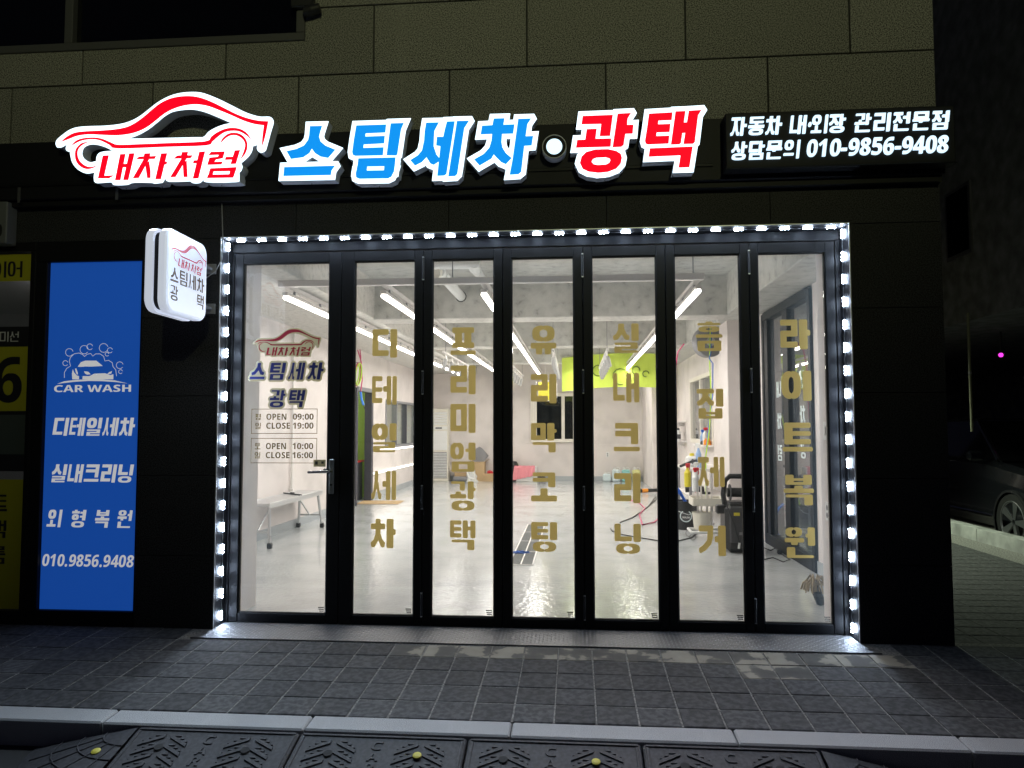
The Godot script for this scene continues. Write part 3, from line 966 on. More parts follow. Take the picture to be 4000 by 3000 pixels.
# ---------------------------------------------------------------- folding doors
const PANES := [[-1.972, -1.36], [-1.181, -0.76], [-0.64, -0.218], [-0.098, 0.32], [0.442, 0.867], [0.988, 1.412], [1.53, 1.958]]
const LEAF := [[-2.035, -1.272], [-1.27, -0.701], [-0.699, -0.159], [-0.157, 0.380], [0.382, 0.927], [0.929, 1.471], [1.473, 2.02]]
const GLASS_Y := [0.06, 2.46]

func door_frame() -> void:
	var t := thing("door_frame", "black aluminium outer frame of the folding glass doors", "door frame", Vector3(0, 0, -0.2))
	part("head", mb().span(-2.052, 2.052, 2.535, 2.601, -0.06, 0.03, 0.004), M.black_frame, t)
	part("jamb", mb().span(-2.052, -2.037, -0.02, 2.535, -0.06, 0.03, 0.003), M.black_frame, t)
	part("jamb", mb().span(2.022, 2.052, -0.02, 2.535, -0.06, 0.03, 0.003), M.black_frame, t)
	part("sill", mb().span(-2.052, 2.052, -0.04, -0.012, -0.06, 0.05, 0.004), M.dark_grey, t)
	# chequered steel plate over the threshold
	var p := thing("threshold_plate", "chequered steel plate sloping from the glass doors to the paving", "plate", Vector3.ZERO)
	var sl := atan2(0.010, 0.335)
	var bs := Basis(Vector3.RIGHT, sl)
	var at := Vector3(0, 0.004, -0.145)
	part("plate", mb().prism(poly([-2.045, 0.0, 2.045, 0.0, 2.045, -0.14, 2.11, -0.33, -2.11, -0.33, -2.045, -0.14]), -0.006, 0.0, Transform3D(bs * Basis(Vector3.RIGHT, -PI / 2), at)), M.steel_plate, p)
	var b := mb()
	var k := 0
	for r in 13:
		for c in 165:
			var a := 0.9 if (r + c) % 2 == 0 else -0.9
			var x := -2.03 + c * 0.0247 + rng.randf_range(-0.001, 0.001)
			var zz := 0.014 + r * 0.0247
			var o := at + bs * Vector3(x, 0.0, zz)
			var q := bs * Basis(Vector3.UP, a)
			var u := q * Vector3(0.0125, 0, 0); var w := q * Vector3(0, 0, 0.0036); var n := bs * Vector3(0, 0.0022, 0)
			b.tri(o - u, o + w, o + n); b.tri(o + w, o + u, o + n); b.tri(o + u, o - w, o + n); b.tri(o - w, o - u, o + n)
			k += 1
	var ribs := part("tread_pattern", b, M.steel_rib, p)
	ribs.set_meta("kind", "stuff")

func door_leaves() -> void:
	var texts := ["", "디테일세차", "프리미엄광택", "유리막코팅", "실내크리닝", "흠집제거", "라이트복원"]
	var nth := ["", "first", "second", "third", "fourth", "fifth", "sixth"]
	for i in 7:
		var x0: float = LEAF[i][0]
		var x1: float = LEAF[i][1]
		var g0: float = PANES[i][0]
		var g1: float = PANES[i][1]
		var label := "narrow black framed glass leaf with gold lettering, %s after the door with the lever handle" % nth[i]
		if i == 0: label = "wide glass door with lever handle, red car emblem and opening hours"
		var t := thing("door_leaf", label, "door", Vector3(0, 0, -0.2), 0.0, "folding glass doors")
		part("stile", mb().span(x0, g0, 0.0, 2.53, -0.025, 0.025, 0.004), M.black_frame, t)
		part("stile", mb().span(g1, x1, 0.0, 2.53, -0.025, 0.025, 0.004), M.black_frame, t)
		part("top_rail", mb().span(g0, g1, GLASS_Y[1], 2.53, -0.025, 0.0245, 0.003), M.black_frame, t)
		part("bottom_rail", mb().span(g0, g1, 0.0, GLASS_Y[0], -0.025, 0.0245, 0.003), M.black_frame, t)
		for s in [[g0, g0 + 0.006, GLASS_Y[0], GLASS_Y[1]], [g1 - 0.006, g1, GLASS_Y[0], GLASS_Y[1]], [g0 + 0.006, g1 - 0.006, GLASS_Y[1] - 0.006, GLASS_Y[1]], [g0 + 0.006, g1 - 0.006, GLASS_Y[0], GLASS_Y[0] + 0.006]]:
			part("glazing_bead", mb().span(s[0], s[1], s[2], s[3], -0.012, 0.012), M.gasket, t)
		var gl := part("glass", mb().span(g0 + 0.006, g1 - 0.006, GLASS_Y[0] + 0.006, GLASS_Y[1] - 0.006, -0.004, 0.004), M.glass, t)
		if i > 0:
			var s: String = texts[i]
			var ch := 0.196
			var cw := 0.172 if i != 6 else 0.19
			var cx: float = (g0 + g1) * 0.5 + [0.0, 0.0, 0.0, 0.005, 0.01, 0.01, 0.02][i]
			var top := 1.99 + 0.006 * (i - 1)
			var step := (top - (0.505 - 0.006 * (i - 1)) - ch) / (s.length() - 1)
			for j in s.length():
				letter(s[j], M.gold_film, gl, cx - cw / 2, top - step * j, cw, ch, 0.0045, {"soft": 0.0065, "bold": 1.2})
		if i < 6:
			part("seal", mb().span(x1 - 0.006, x1 + 0.006, 0.0, 2.53, -0.034, -0.0255), M.gasket, t)
		if i in [1, 3, 5]:   # hinges on the meeting stiles
			for y in [0.14, 0.85, 1.62, 2.4]:
				part("hinge", mb().tube([Vector3(x1, y - 0.075, 0.03), Vector3(x1, y + 0.075, 0.03)], 0.008, 8), M.black_plastic, t)
				part("hinge_pin", mb().box(Vector3(x1, y + 0.077, 0.034), Vector3(0.012, 0.006, 0.012)), M.aluminium, t)
				part("hinge_pin", mb().box(Vector3(x1, y - 0.077, 0.034), Vector3(0.012, 0.006, 0.012)), M.aluminium, t)
		# maker's sticker low on the glass
		var sx := g1 - 0.055
		for r in 3:
			part("sticker", mb().span(sx + 0.004 * r, sx + 0.04, 0.1 - r * 0.012, 0.106 - r * 0.012, 0.0045, 0.005), M.sticker, gl)
		if i == 0: main_door(t, gl)

func main_door(t: Node3D, gl: Node3D) -> void:
	var z := 0.0045
	# lever handle on its long plate
	var hp := part("handle_plate", mb().bbox(Vector3(-1.325, 0.985, 0.03), Vector3(0.036, 0.235, 0.012), 0.005), M.lock_plate, t)
	part("keyhole", mb().lathe([[0.0, 0.0], [0.008, 0.0], [0.008, 0.004], [0.0, 0.004]], 12, Transform3D(Basis(Vector3.RIGHT, PI / 2), Vector3(-1.325, 0.93, 0.035))), M.black_plastic, hp)
	part("lever", mb().tube([Vector3(-1.325, 1.02, 0.03), Vector3(-1.325, 1.02, 0.075), Vector3(-1.335, 1.02, 0.085), Vector3(-1.47, 1.017, 0.085)], 0.009, 10), M.chrome, hp)
	part("lever", mb().tube([Vector3(-1.34, 1.027, -0.03), Vector3(-1.34, 1.027, -0.08), Vector3(-1.42, 1.026, -0.085)], 0.008, 8), M.chrome, hp)
	part("push_sticker", mb().span(-1.46, -1.375, 1.05, 1.098, z, z + 0.001), M.beige_film, gl)
	part("push_print", mb().span(-1.448, -1.43, 1.064, 1.086, z + 0.001, z + 0.0014), M.sticker, gl)
	part("push_print", mb().span(-1.405, -1.388, 1.07, 1.086, z + 0.001, z + 0.0014), M.sticker, gl)
	# emblem of a red car over its name
	emblem(gl, Vector2(-1.66, 1.905), 0.53 / 3.0, z, M.red_film, M.beige_film, true)
	# name of the trade, navy on a beige outline
	var rows := [["스팀세차", -1.925, 1.765, 0.118], ["광택", -1.785, 1.575, 0.118]]
	for r in rows:
		for j in r[0].length():
			var x: float = r[1] + j * 0.137
			var p := placed(syllable(r[0][j], 0.95), x, r[2], r[3] * 0.9, r[3], 0.16)
			var rim := []
			for q in p:
				rim.append_array(grown(q, 0.014, Geometry2D.JOIN_ROUND))
			var o := part("letter_rim", film(rim, z + 0.0004), M.beige_film, gl)
			part("letter", film(p, z + 0.0012), M.navy_film, o)
	# opening hours in two ruled boxes
	for b in [[1.447, "평", "일", "OPEN", "09:00", "CLOSE", "19:00"], [1.245, "토", "일", "OPEN", "10:00", "CLOSE", "16:00"]]:
		var y1: float = b[0]
		var x0 := -1.905
		var x1 := -1.437
		for s in [[x0, x1, y1 - 0.004, y1], [x0, x1, y1 - 0.172, y1 - 0.168], [x0, x0 + 0.004, y1 - 0.168, y1 - 0.004], [x1 - 0.004, x1, y1 - 0.168, y1 - 0.004]]:
			part("ruled_line", mb().span(s[0], s[1], s[2], s[3], z, z + 0.0006), M.bronze_film, gl)
		for r in 2:
			var ty := y1 - 0.034 - r * 0.062
			letter(b[1 + r], M.bronze_film, gl, x0 + 0.028, ty, 0.04, 0.044, z, {"bold": 0.8})
			latin(b[3 + r * 2], M.bronze_film, gl, x0 + (0.178 if r == 0 else 0.191), ty - 0.042, 0.042, 0.142 if r == 0 else 0.168, z)
			latin(b[4 + r * 2], M.bronze_film, gl, x0 + 0.368, ty - 0.042, 0.042, 0.146, z)

# ---------------------------------------------------------------- LED modules round the opening
func led_strips() -> void:
	var body: Mesh = mb().bbox(Vector3(0, 0, 0.003), Vector3(0.066, 0.016, 0.006), 0.002).mesh()
	var bulb: Mesh = mb().lathe([[0.0072, 0.0], [0.0068, 0.0035], [0.004, 0.006], [0.0, 0.007]], 10, Transform3D(Basis(Vector3.RIGHT, PI / 2), Vector3.ZERO)).mesh()
	var runs := [
		["chain of white LED modules up the reveal beside the hanging sign", Vector3(-2.0525, 0.06, -0.105), Vector3.UP, Vector3.RIGHT, 18, 2.5],
		["chain of white LED modules along the head of the opening", Vector3(-1.95, 2.6015, -0.085), Vector3.RIGHT, Vector3.DOWN, 28, 3.92],
		["chain of white LED modules up the reveal by the building corner", Vector3(2.0525, 0.06, -0.115), Vector3.UP, Vector3.LEFT, 18, 2.5]]
	for r in runs:
		var t := thing("led_strip", r[0], "LED strip", r[1], 0.0, "LED chains round the door opening")
		var along: Vector3 = r[2]
		var out: Vector3 = r[3]
		out = (out * 0.82 + Vector3.BACK * 0.57).normalized()   # the modules lean towards the street
		var bs := Basis(along, out.cross(along), out)
		var wire := []
		for k in r[4]:
			var s: float = (k + 0.0) * r[5] / (r[4] - 1)
			var m := part("led_module", body, M.led_body, t, along * s)
			m.basis = bs
			for j in 3:
				part("led_bulb", bulb, M.led, m, Vector3((j - 1) * 0.0215, 0, 0.006))
			wire.append(along * (s - 0.03) + out * 0.004)
			wire.append(along * (s + 0.03) + out * 0.004)
			if k % 2 == 0:
				var l := OmniLight3D.new()
				l.name = "led_strip_light"
				l.light_energy = 0.008; l.light_color = Color(0.8, 0.88, 1.0); l.light_size = 0.0; l.omni_range = 12.0; l.shadow_enabled = true
				t.add_child(l, true)
				l.position = along * s + out * 0.02
			if k < r[4] - 1: wire.append(along * (s + 0.07) + out * (0.006 + rng.randf() * 0.008))
		part("wire", mb().tube(wire, 0.0016, 5), M.grey_cable, t)
	var c := thing("supply_cable", "thin black cable hanging from the logo sign to the LED chains", "cable", Vector3.ZERO)
	var p0 := on_z(858, 735, 0.1); var p1 := on_z(868, 775, 0.012); var p2 := on_z(870, 925, 0.01); var p3 := on_z(868, 1010, 0.02); var p4 := on_z(845, 1060, 0.03); var p5 := on_z(805, 1090, 0.05)
	part("cable", mb().tube([Vector3(p0.x, p0.y, 0.09), Vector3(p1.x, p1.y, 0.02), Vector3(p2.x, p2.y, 0.008), Vector3(p3.x, p3.y, 0.02), Vector3(p4.x, p4.y, 0.04), Vector3(p5.x, p5.y, 0.06)], 0.0035, 6), M.grey_cable, c)

# ---------------------------------------------------------------- signs
const SIGN_Z := 0.19

func sign_fascia() -> void:
	var t := thing("sign_fascia", "long black sheet metal band behind the lit sign letters", "fascia", Vector3(0, 2.83, 0))
	part("panel", mb().span(-6.5, 2.6, 0.04, 0.435, -0.002, 0.095, 0.004), M.black_panel, t)
	part("lower_rail", mb().span(-6.5, 2.6, 0.0, 0.04, -0.002, 0.06, 0.004), M.black_panel, t)
	part("ledge", mb().span(-6.5, 1.2, 0.125, 0.145, 0.095, 0.105, 0.003), M.black_frame, t)
	for x in [-3.45, -2.75]:
		part("bolt_strip", mb().span(x, x + 0.02, 0.02, 0.13, 0.095, 0.099), M.dark_grey, t)

func logo_polys(z: float) -> Dictionary:   # outlines of the car emblem, read off the enlarged photograph
	var f := func(a: Array) -> PackedVector2Array: return trace(a, 0.0, 0.0, 0.5425, z)
	return {
		"outer": f.call([400, 1035, 410, 1005, 450, 970, 500, 935, 560, 915, 650, 908, 750, 905, 850, 895, 930, 875, 1000, 840, 1060, 795, 1130, 740, 1200, 700, 1270, 675, 1350, 663, 1440, 665, 1520, 690, 1600, 725, 1680, 765, 1760, 805, 1830, 830, 1880, 840, 1940, 840, 1965, 860, 1968, 890, 1950, 950, 1920, 1060, 1910, 1085, 1885, 1098, 1860, 1090, 1850, 1070, 1853, 1042, 1820, 1052, 1812, 1090, 1785, 1130, 1735, 1175, 1745, 1200, 1735, 1230, 1722, 1240, 1722, 1290, 1700, 1310, 1490, 1312, 1465, 1290, 1440, 1315, 1400, 1320, 1375, 1312, 1365, 1305, 1215, 1308, 1190, 1280, 1170, 1315, 1110, 1322, 1090, 1316, 960, 1315, 915, 1330, 820, 1332, 800, 1312, 700, 1318, 678, 1305, 675, 1275, 680, 1240, 620, 1248, 560, 1220, 520, 1170, 505, 1110, 505, 1095, 480, 1085, 473, 1065, 485, 1035, 440, 1060, 410, 1060]),
		"window": f.call([918, 997, 985, 975, 1060, 935, 1120, 890, 1180, 840, 1240, 805, 1320, 790, 1390, 788, 1470, 805, 1560, 840, 1665, 885, 1600, 900, 1540, 925, 1500, 950, 1465, 985, 1400, 988, 1000, 997]),
		"arch": f.call([590, 1100, 605, 1060, 650, 1040, 700, 1042, 760, 1060, 810, 1085, 740, 1092, 710, 1105, 695, 1130, 692, 1160, 650, 1168, 615, 1150, 597, 1130]),
		"lines": [
			f.call([435, 1025, 480, 985, 540, 955, 620, 945, 720, 940, 820, 932, 900, 918, 960, 893, 1030, 845, 1100, 785, 1160, 740, 1230, 708, 1310, 693, 1390, 693, 1460, 708, 1540, 740, 1620, 780, 1700, 820, 1780, 850, 1860, 868, 1933, 873, 1920, 940, 1903, 1010, 1885, 1060, 1890, 980, 1900, 903, 1830, 893, 1750, 868, 1670, 832, 1580, 795, 1500, 765, 1420, 752, 1340, 758, 1260, 780, 1190, 815, 1120, 870, 1060, 915, 1000, 945, 930, 965, 840, 975, 740, 972, 640, 968, 560, 978, 500, 1000]),
			f.call([510, 1055, 545, 1015, 600, 995, 680, 990, 740, 1000, 800, 1025, 850, 1042, 1000, 1038, 1200, 1030, 1475, 1018, 1520, 985, 1560, 955, 1620, 928, 1680, 920, 1740, 932, 1785, 965, 1815, 1015, 1780, 980, 1730, 950, 1680, 942, 1620, 952, 1570, 985, 1530, 1020, 1485, 1048, 1200, 1058, 850, 1070, 790, 1045, 730, 1015, 670, 1003, 600, 1010, 550, 1030]),
			f.call([648, 1020, 590, 1030, 552, 1065, 540, 1105, 548, 1160, 580, 1200, 625, 1218, 670, 1210, 705, 1188, 660, 1202, 620, 1195, 580, 1165, 560, 1120, 565, 1075, 600, 1040]),
			f.call([1588, 1035, 1600, 1000, 1640, 965, 1690, 955, 1740, 970, 1775, 1010, 1782, 1060, 1765, 1110, 1730, 1150, 1755, 1090, 1765, 1040, 1745, 1000, 1700, 975, 1650, 980, 1610, 1010])],
		"name": [
			[f.call([740, 1120, 785, 1118, 752, 1265, 825, 1262, 785, 1285, 705, 1285]), f.call([865, 1110, 905, 1108, 868, 1298, 828, 1298]), f.call([930, 1105, 970, 1103, 925, 1297, 887, 1297]), f.call([885, 1180, 922, 1179, 915, 1205, 880, 1206])],
			[f.call([1040, 1105, 1085, 1103, 1080, 1125, 1125, 1122, 1115, 1145, 980, 1148, 1000, 1128, 1035, 1126]), f.call([1038, 1140, 1078, 1140, 1000, 1282, 955, 1285]), f.call([1045, 1180, 1074, 1160, 1085, 1230, 1085, 1282, 1060, 1283]), f.call([1160, 1105, 1205, 1103, 1160, 1290, 1118, 1292]), f.call([1180, 1165, 1205, 1163, 1200, 1185, 1174, 1186])],
			[f.call([1310, 1095, 1355, 1093, 1350, 1118, 1390, 1118, 1372, 1140, 1250, 1143, 1275, 1120, 1305, 1118]), f.call([1310, 1136, 1348, 1136, 1265, 1275, 1225, 1277]), f.call([1316, 1175, 1345, 1155, 1352, 1275, 1322, 1276]), f.call([1435, 1093, 1478, 1090, 1430, 1285, 1388, 1287]), f.call([1395, 1155, 1440, 1153, 1435, 1175, 1390, 1177])],
			[f.call([1520, 1093, 1620, 1090, 1605, 1140, 1555, 1150, 1545, 1165, 1605, 1163, 1595, 1185, 1492, 1188, 1508, 1135, 1570, 1128, 1575, 1115, 1500, 1118]), f.call([1690, 1083, 1730, 1080, 1700, 1180, 1660, 1182]), f.call([1625, 1130, 1690, 1128, 1683, 1150, 1620, 1152]), f.call([1515, 1212, 1705, 1203, 1698, 1232, 1506, 1236]), f.call([1498, 1258, 1690, 1254, 1680, 1280, 1490, 1283]), f.call([1511, 1224, 1541, 1222, 1530, 1270, 1498, 1271]), f.call([1660, 1220, 1701, 1218, 1686, 1266, 1648, 1267])]]}

func cut(outer: PackedVector2Array, holes: Array) -> Array:   # an outline less its holes, as pieces without holes
	var pieces := [outer]
	for h in holes:
		var c := Vector2.ZERO
		for q in h: c += q
		c /= h.size()
		var next := []
		for p in pieces:
			if Geometry2D.intersect_polygons(p, h).is_empty():
				next.append(p)
				continue
			for half in [rect(c.x - 50, -50, c.x, 50), rect(c.x, -50, c.x + 50, 50)]:
				for q in Geometry2D.intersect_polygons(p, half):
					for r in Geometry2D.clip_polygons(q, h):
						next.append(r)
		pieces = next
	return pieces

func emblem(parent: Node, at: Vector2, size: float, z: float, ink: Material, rim: Material, rimmed: bool, xf := Transform3D()) -> void:   # the car emblem again, small, printed on film
	var L := logo_polys(SIGN_Z)
	var c := on_z(640, 540, SIGN_Z)
	var mv := func(p: PackedVector2Array) -> PackedVector2Array:
		var o := PackedVector2Array()
		for a in p: o.append(at + (a - c) * size * 1.86)
		return o
	if rimmed:
		part("emblem_rim", film(cut(mv.call(smooth(L.outer)), [mv.call(smooth(L.window))]), z + 0.0004, xf), rim, parent)
	var ls := []
	for p in L.lines: ls.append(mv.call(smooth(p)))
	var e := part("emblem", film(ls, z + 0.0012, xf), ink, parent)
	for g in L.name:
		var q := []
		for p in g: q.append(mv.call(p))
		part("emblem_letter", film(q, z + 0.0012, xf), ink, e)

func logo_sign() -> void:
	var t := thing("logo_sign", "lit white car shaped sign with red outline and red name", "sign", Vector3.ZERO)
	var L := logo_polys(SIGN_Z)
	var faces := cut(smooth(L.outer), [smooth(L.window), smooth(L.arch)])
	var face := mb(); var back := mb()
	for p in faces:
		back.prism(p, 0.1, SIGN_Z - 0.004, Transform3D())
		face.prism(p, SIGN_Z - 0.004, SIGN_Z, Transform3D(), false)
	part("sign_can", back, M.sign_return, t)
	part("sign_face", face, M.sign_white, t)
	for p in L.lines:
		part("outline", mb().prism(smooth(p), SIGN_Z + 0.0004, SIGN_Z + 0.0014), M.sign_red, t)
	for g in L.name:
		part("letter", slabs(mb(), g, SIGN_Z + 0.0004, SIGN_Z + 0.0012), M.sign_red, t)
	for q in [[910, 1348], [1168, 1340], [1428, 1333], [1596, 1325]]:
		var c := on_z(q[0] * 0.5425, q[1] * 0.5425, 0.13)
		part("screw", mb().lathe([[0.0, -0.012], [0.005, -0.01], [0.005, 0.0]], 8, Transform3D(Basis(), Vector3(c.x, c.y, 0.13))), M.chrome, t)
	sign_light(t, "logo_sign_light", Vector3(-2.6, 3.05, SIGN_Z + 0.03), Color(0.9, 0.95, 1.0), 0.55)
	sign_light(t, "logo_sign_light", Vector3(-2.05, 3.05, SIGN_Z + 0.03), Color(0.9, 0.95, 1.0), 0.55)

func channel_letters() -> void:
	var A := [1000.0, 300.0, 0.5425]
	var B := [2000.0, 300.0, 0.4521]
	var glyphs := [
		["blue", A, "lit blue letter like a tent over a bar, next to the car sign", [[388, 355, 477, 353, 462, 400, 455, 430, 465, 465, 500, 495, 572, 525, 520, 585, 465, 575, 425, 550, 402, 518, 385, 550, 340, 580, 252, 592, 220, 535, 290, 520, 345, 495, 375, 455, 383, 420], [203, 650, 570, 640, 545, 675, 540, 708, 197, 715]]],
		["blue", A, "lit blue letter with a comb shape over a box", [[722, 350, 938, 343, 932, 402, 790, 408, 788, 430, 928, 425, 924, 480, 776, 488, 774, 512, 920, 507, 914, 566, 715, 570, 697, 562, 693, 540, 705, 450], [970, 335, 1065, 332, 1045, 380, 1018, 560, 1008, 567, 940, 566], [737, 587, 1006, 580, 1000, 643, 730, 648], [722, 676, 996, 672, 990, 690, 975, 720, 950, 732, 745, 735, 722, 725, 718, 700], [730, 640, 802, 640, 797, 685, 722, 685], [925, 635, 1001, 635, 994, 685, 920, 685]]],
		["blue", A, "lit blue letter with two long strokes at its right side", [[1225, 330, 1318, 328, 1285, 390, 1282, 440, 1280, 500, 1300, 560, 1320, 585, 1318, 610, 1280, 635, 1255, 625, 1228, 580, 1195, 615, 1145, 640, 1110, 600, 1165, 565, 1195, 530, 1210, 460, 1215, 390], [1375, 322, 1432, 320, 1372, 700, 1355, 712, 1305, 714, 1328, 500, 1297, 495, 1303, 432, 1348, 432, 1362, 370], [1447, 318, 1535, 316, 1500, 370, 1450, 700, 1435, 715, 1384, 718]]],
		["blue", A, "lit blue letter with a hatted fork, just before the round dot", [[1712, 300, 1790, 298, 1782, 345, 1862, 342, 1852, 410, 1772, 412, 1768, 470, 1775, 510, 1800, 550, 1842, 585, 1800, 630, 1765, 615, 1730, 580, 1712, 560, 1695, 590, 1610, 640, 1570, 595, 1640, 555, 1680, 510, 1695, 460, 1700, 412, 1617, 416, 1628, 352, 1702, 348], [1888, 303, 1982, 300, 1955, 340, 1942, 428, 1996, 426, 1985, 495, 1932, 498, 1910, 685, 1890, 702, 1826, 706, 1848, 590]]],
		["red", B, "lit red letter with a ring at its foot, after the round dot", [[610, 338, 872, 328, 848, 512, 757, 514, 770, 408, 600, 412], [645, 452, 733, 448, 722, 535, 858, 532, 853, 605, 552, 614, 563, 545, 632, 543], [912, 318, 1030, 312, 1000, 360, 995, 415, 1050, 413, 1043, 492, 980, 494, 965, 590, 945, 606, 868, 610], [768, 626, 830, 625, 900, 640, 940, 665, 950, 700, 940, 750, 900, 795, 830, 822, 768, 829, 768, 760, 815, 757, 840, 742, 850, 720, 840, 705, 810, 697, 768, 698], [768, 627, 720, 628, 640, 650, 600, 690, 586, 745, 610, 795, 660, 820, 740, 830, 768, 829, 768, 761, 740, 762, 705, 755, 688, 735, 700, 712, 730, 700, 768, 698]]],
		["red", B, "lit red letter with a hook at its foot, beside the black box sign", [[1183, 318, 1388, 306, 1380, 375, 1265, 380, 1262, 410, 1370, 406, 1362, 478, 1250, 482, 1248, 512, 1360, 508, 1353, 578, 1175, 586, 1155, 578, 1148, 555, 1165, 450], [1412, 298, 1500, 295, 1460, 572, 1445, 585, 1372, 587], [1527, 293, 1638, 286, 1608, 335, 1580, 565, 1565, 580, 1480, 582], [1483, 395, 1516, 393, 1504, 485, 1471, 487], [1190, 618, 1562, 602, 1533, 783, 1438, 786, 1455, 680, 1180, 692]]]]
	for g in glyphs:
		var t := thing("channel_letter", g[2], "sign letter", Vector3.ZERO, 0.0, "lit channel letters on the fascia")
		var ink := mb(); var can := mb(); var face := mb()
		var k := 0
		var crop: Array = g[1]
		for a in g[3]:
			var p := trace(a, crop[0], crop[1], crop[2], SIGN_Z)
			for q in grown(p, 0.03):
				can.prism(q, 0.105 + 0.0002 * k, SIGN_Z - 0.006 - 0.0004 * k)
				face.prism(q, SIGN_Z - 0.005 - 0.0004 * k, SIGN_Z - 0.0004 * k, Transform3D(), false)
			ink.prism(p, SIGN_Z + 0.0004, SIGN_Z + 0.0012 + 0.0002 * k)
			k += 1
		# the plate between the strokes
		var hull := PackedVector2Array()
		for a in g[3]: hull.append_array(trace(a, crop[0], crop[1], crop[2], SIGN_Z))
		part("sign_can", can, M.sign_return, t)
		part("sign_face", face, M.sign_white, t)
		part("inlay", ink, M.sign_blue if g[0] == "blue" else M.sign_red, t)
		var lo := Vector2(99, 99); var hi := Vector2(-99, -99)
		for q in hull: lo = lo.min(q); hi = hi.max(q)
		part("screw", mb().lathe([[0.0, -0.009], [0.004, -0.007], [0.004, 0.0]], 8, Transform3D(Basis(), Vector3((lo.x + hi.x) * 0.5, lo.y - 0.031, 0.14))), M.chrome, t)
		sign_light(t, "channel_letter_light", Vector3((lo.x + hi.x) * 0.5, (lo.y + hi.y) * 0.5, SIGN_Z + 0.03), Color(0.8, 0.92, 1.0) if g[0] == "blue" else Color(1.0, 0.88, 0.9), 0.45)
	var c := on_z(2000 + 365 * 0.4521, 300 + 600 * 0.4521, SIGN_Z)
	var d := thing("channel_dot", "round lit white dot in a dark ring between the blue and red letters", "sign letter", Vector3(c.x, c.y, 0.1), 0.0, "lit channel letters on the fascia")
	var turn := Transform3D(Basis(Vector3.RIGHT, PI / 2), Vector3.ZERO)
	part("sign_can", mb().lathe([[0.076, 0.0], [0.076, 0.09], [0.072, 0.09], [0.072, 0.075], [0.0, 0.075]], 40, turn), M.sign_return, d)
	part("dark_face", mb().lathe([[0.0712, 0.07], [0.0712, 0.084], [0.0, 0.084]], 40, turn), M.black_panel, d)
	part("lit_face", mb().lathe([[0.05, 0.084], [0.05, 0.088], [0.0, 0.088]], 36, turn), M.sign_letter_white, d)

func box_sign() -> void:
	var t := thing("box_sign", "black box sign with two lines of lit white lettering and a phone number", "sign", Vector3.ZERO)
	part("sign_box", mb().span(1.26, 2.615, 2.905, 3.255, 0.1, 0.195, 0.006), M.black_panel, t)
	var z := 0.1955
	var f := part("sign_frame", mb().span(1.255, 2.62, 2.9, 2.908, 0.1, 0.2, 0.003), M.black_frame, t)
	part("screw", mb().lathe([[0.0, -0.01], [0.004, -0.008], [0.004, 0.0]], 8, Transform3D(Basis(), Vector3(1.3, 2.9, 0.15))), M.chrome, f)
	part("screw", mb().lathe([[0.0, -0.01], [0.004, -0.008], [0.004, 0.0]], 8, Transform3D(Basis(), Vector3(2.57, 2.9, 0.15))), M.chrome, f)
	var m: Material = M.sign_letter_white
	var o := {"slant": 0.12, "depth": 0.012, "called": "lit_letter", "bold": 0.82}
	# 자동차 내·외장 관리전문점
	var a := on_z(2851, 533, z)
	var e := on_z(3695, 500, z)
	var top := on_z(2860, 462, z).y
	var h := 0.112
	var cw := 0.094
	words("자동차", m, t, a.x, top, cw, h, 0.0115, z, o)
	words("내", m, t, on_z(3082, 500, z).x, top - 0.001, cw, h, 0.0115, z, o)
	words("·", m, t, on_z(3144, 500, z).x, top - 0.002, 0.11, h * 1.0, 0.0, z, o)
	words("외장", m, t, on_z(3165, 500, z).x, top - 0.002, cw, h, 0.0115, z, o)
	words("관리전문점", m, t, on_z(3334, 500, z).x, top - 0.003, cw, h, 0.019, z, o)
	# 상담문의 and the number
	var top2 := on_z(2860, 557, z).y
	words("상담문의", m, t, a.x, top2, cw * 0.98, h, 0.013, z, o)
	var n0 := on_z(3148, 580, z).x
	var n1 := on_z(3706, 560, z).x
	latin("010-9856-9408", m, t, (n0 + n1) * 0.5, top2 - 0.108, 0.108, n1 - n0 - 0.012, z, {"slant": 0.13, "depth": 0.012, "called": "lit_number"})
	sign_light(t, "box_sign_light", Vector3(1.6, 3.08, 0.23), Color(0.85, 0.94, 1.0), 0.25)
	sign_light(t, "box_sign_light", Vector3(2.3, 3.08, 0.23), Color(0.85, 0.94, 1.0), 0.25)

func sign_light(t: Node, called: String, at: Vector3, c: Color, e: float) -> void:   # what a lit sign face throws on the street
	var l := SpotLight3D.new()
	l.name = called
	l.light_energy = e * 4.0; l.light_color = c; l.light_size = 0.0; l.spot_range = 15.0; l.spot_angle = 66.0; l.spot_angle_attenuation = 1.0; l.shadow_enabled = true
	t.add_child(l, true)
	l.look_at_from_position(at, at + Vector3(0, -0.5, 0.87), Vector3.UP)

func rounded(w: float, h: float, r: float, k := 6) -> PackedVector2Array:
	var out := PackedVector2Array()
	for q in [[1, 1, 0.0], [-1, 1, PI / 2], [-1, -1, PI], [1, -1, PI * 1.5]]:
		for i in k + 1:
			var a: float = q[2] + PI / 2 * i / k
			out.append(Vector2(q[0] * (w / 2 - r), q[1] * (h / 2 - r)) + Vector2(cos(a), sin(a)) * r)
	return out

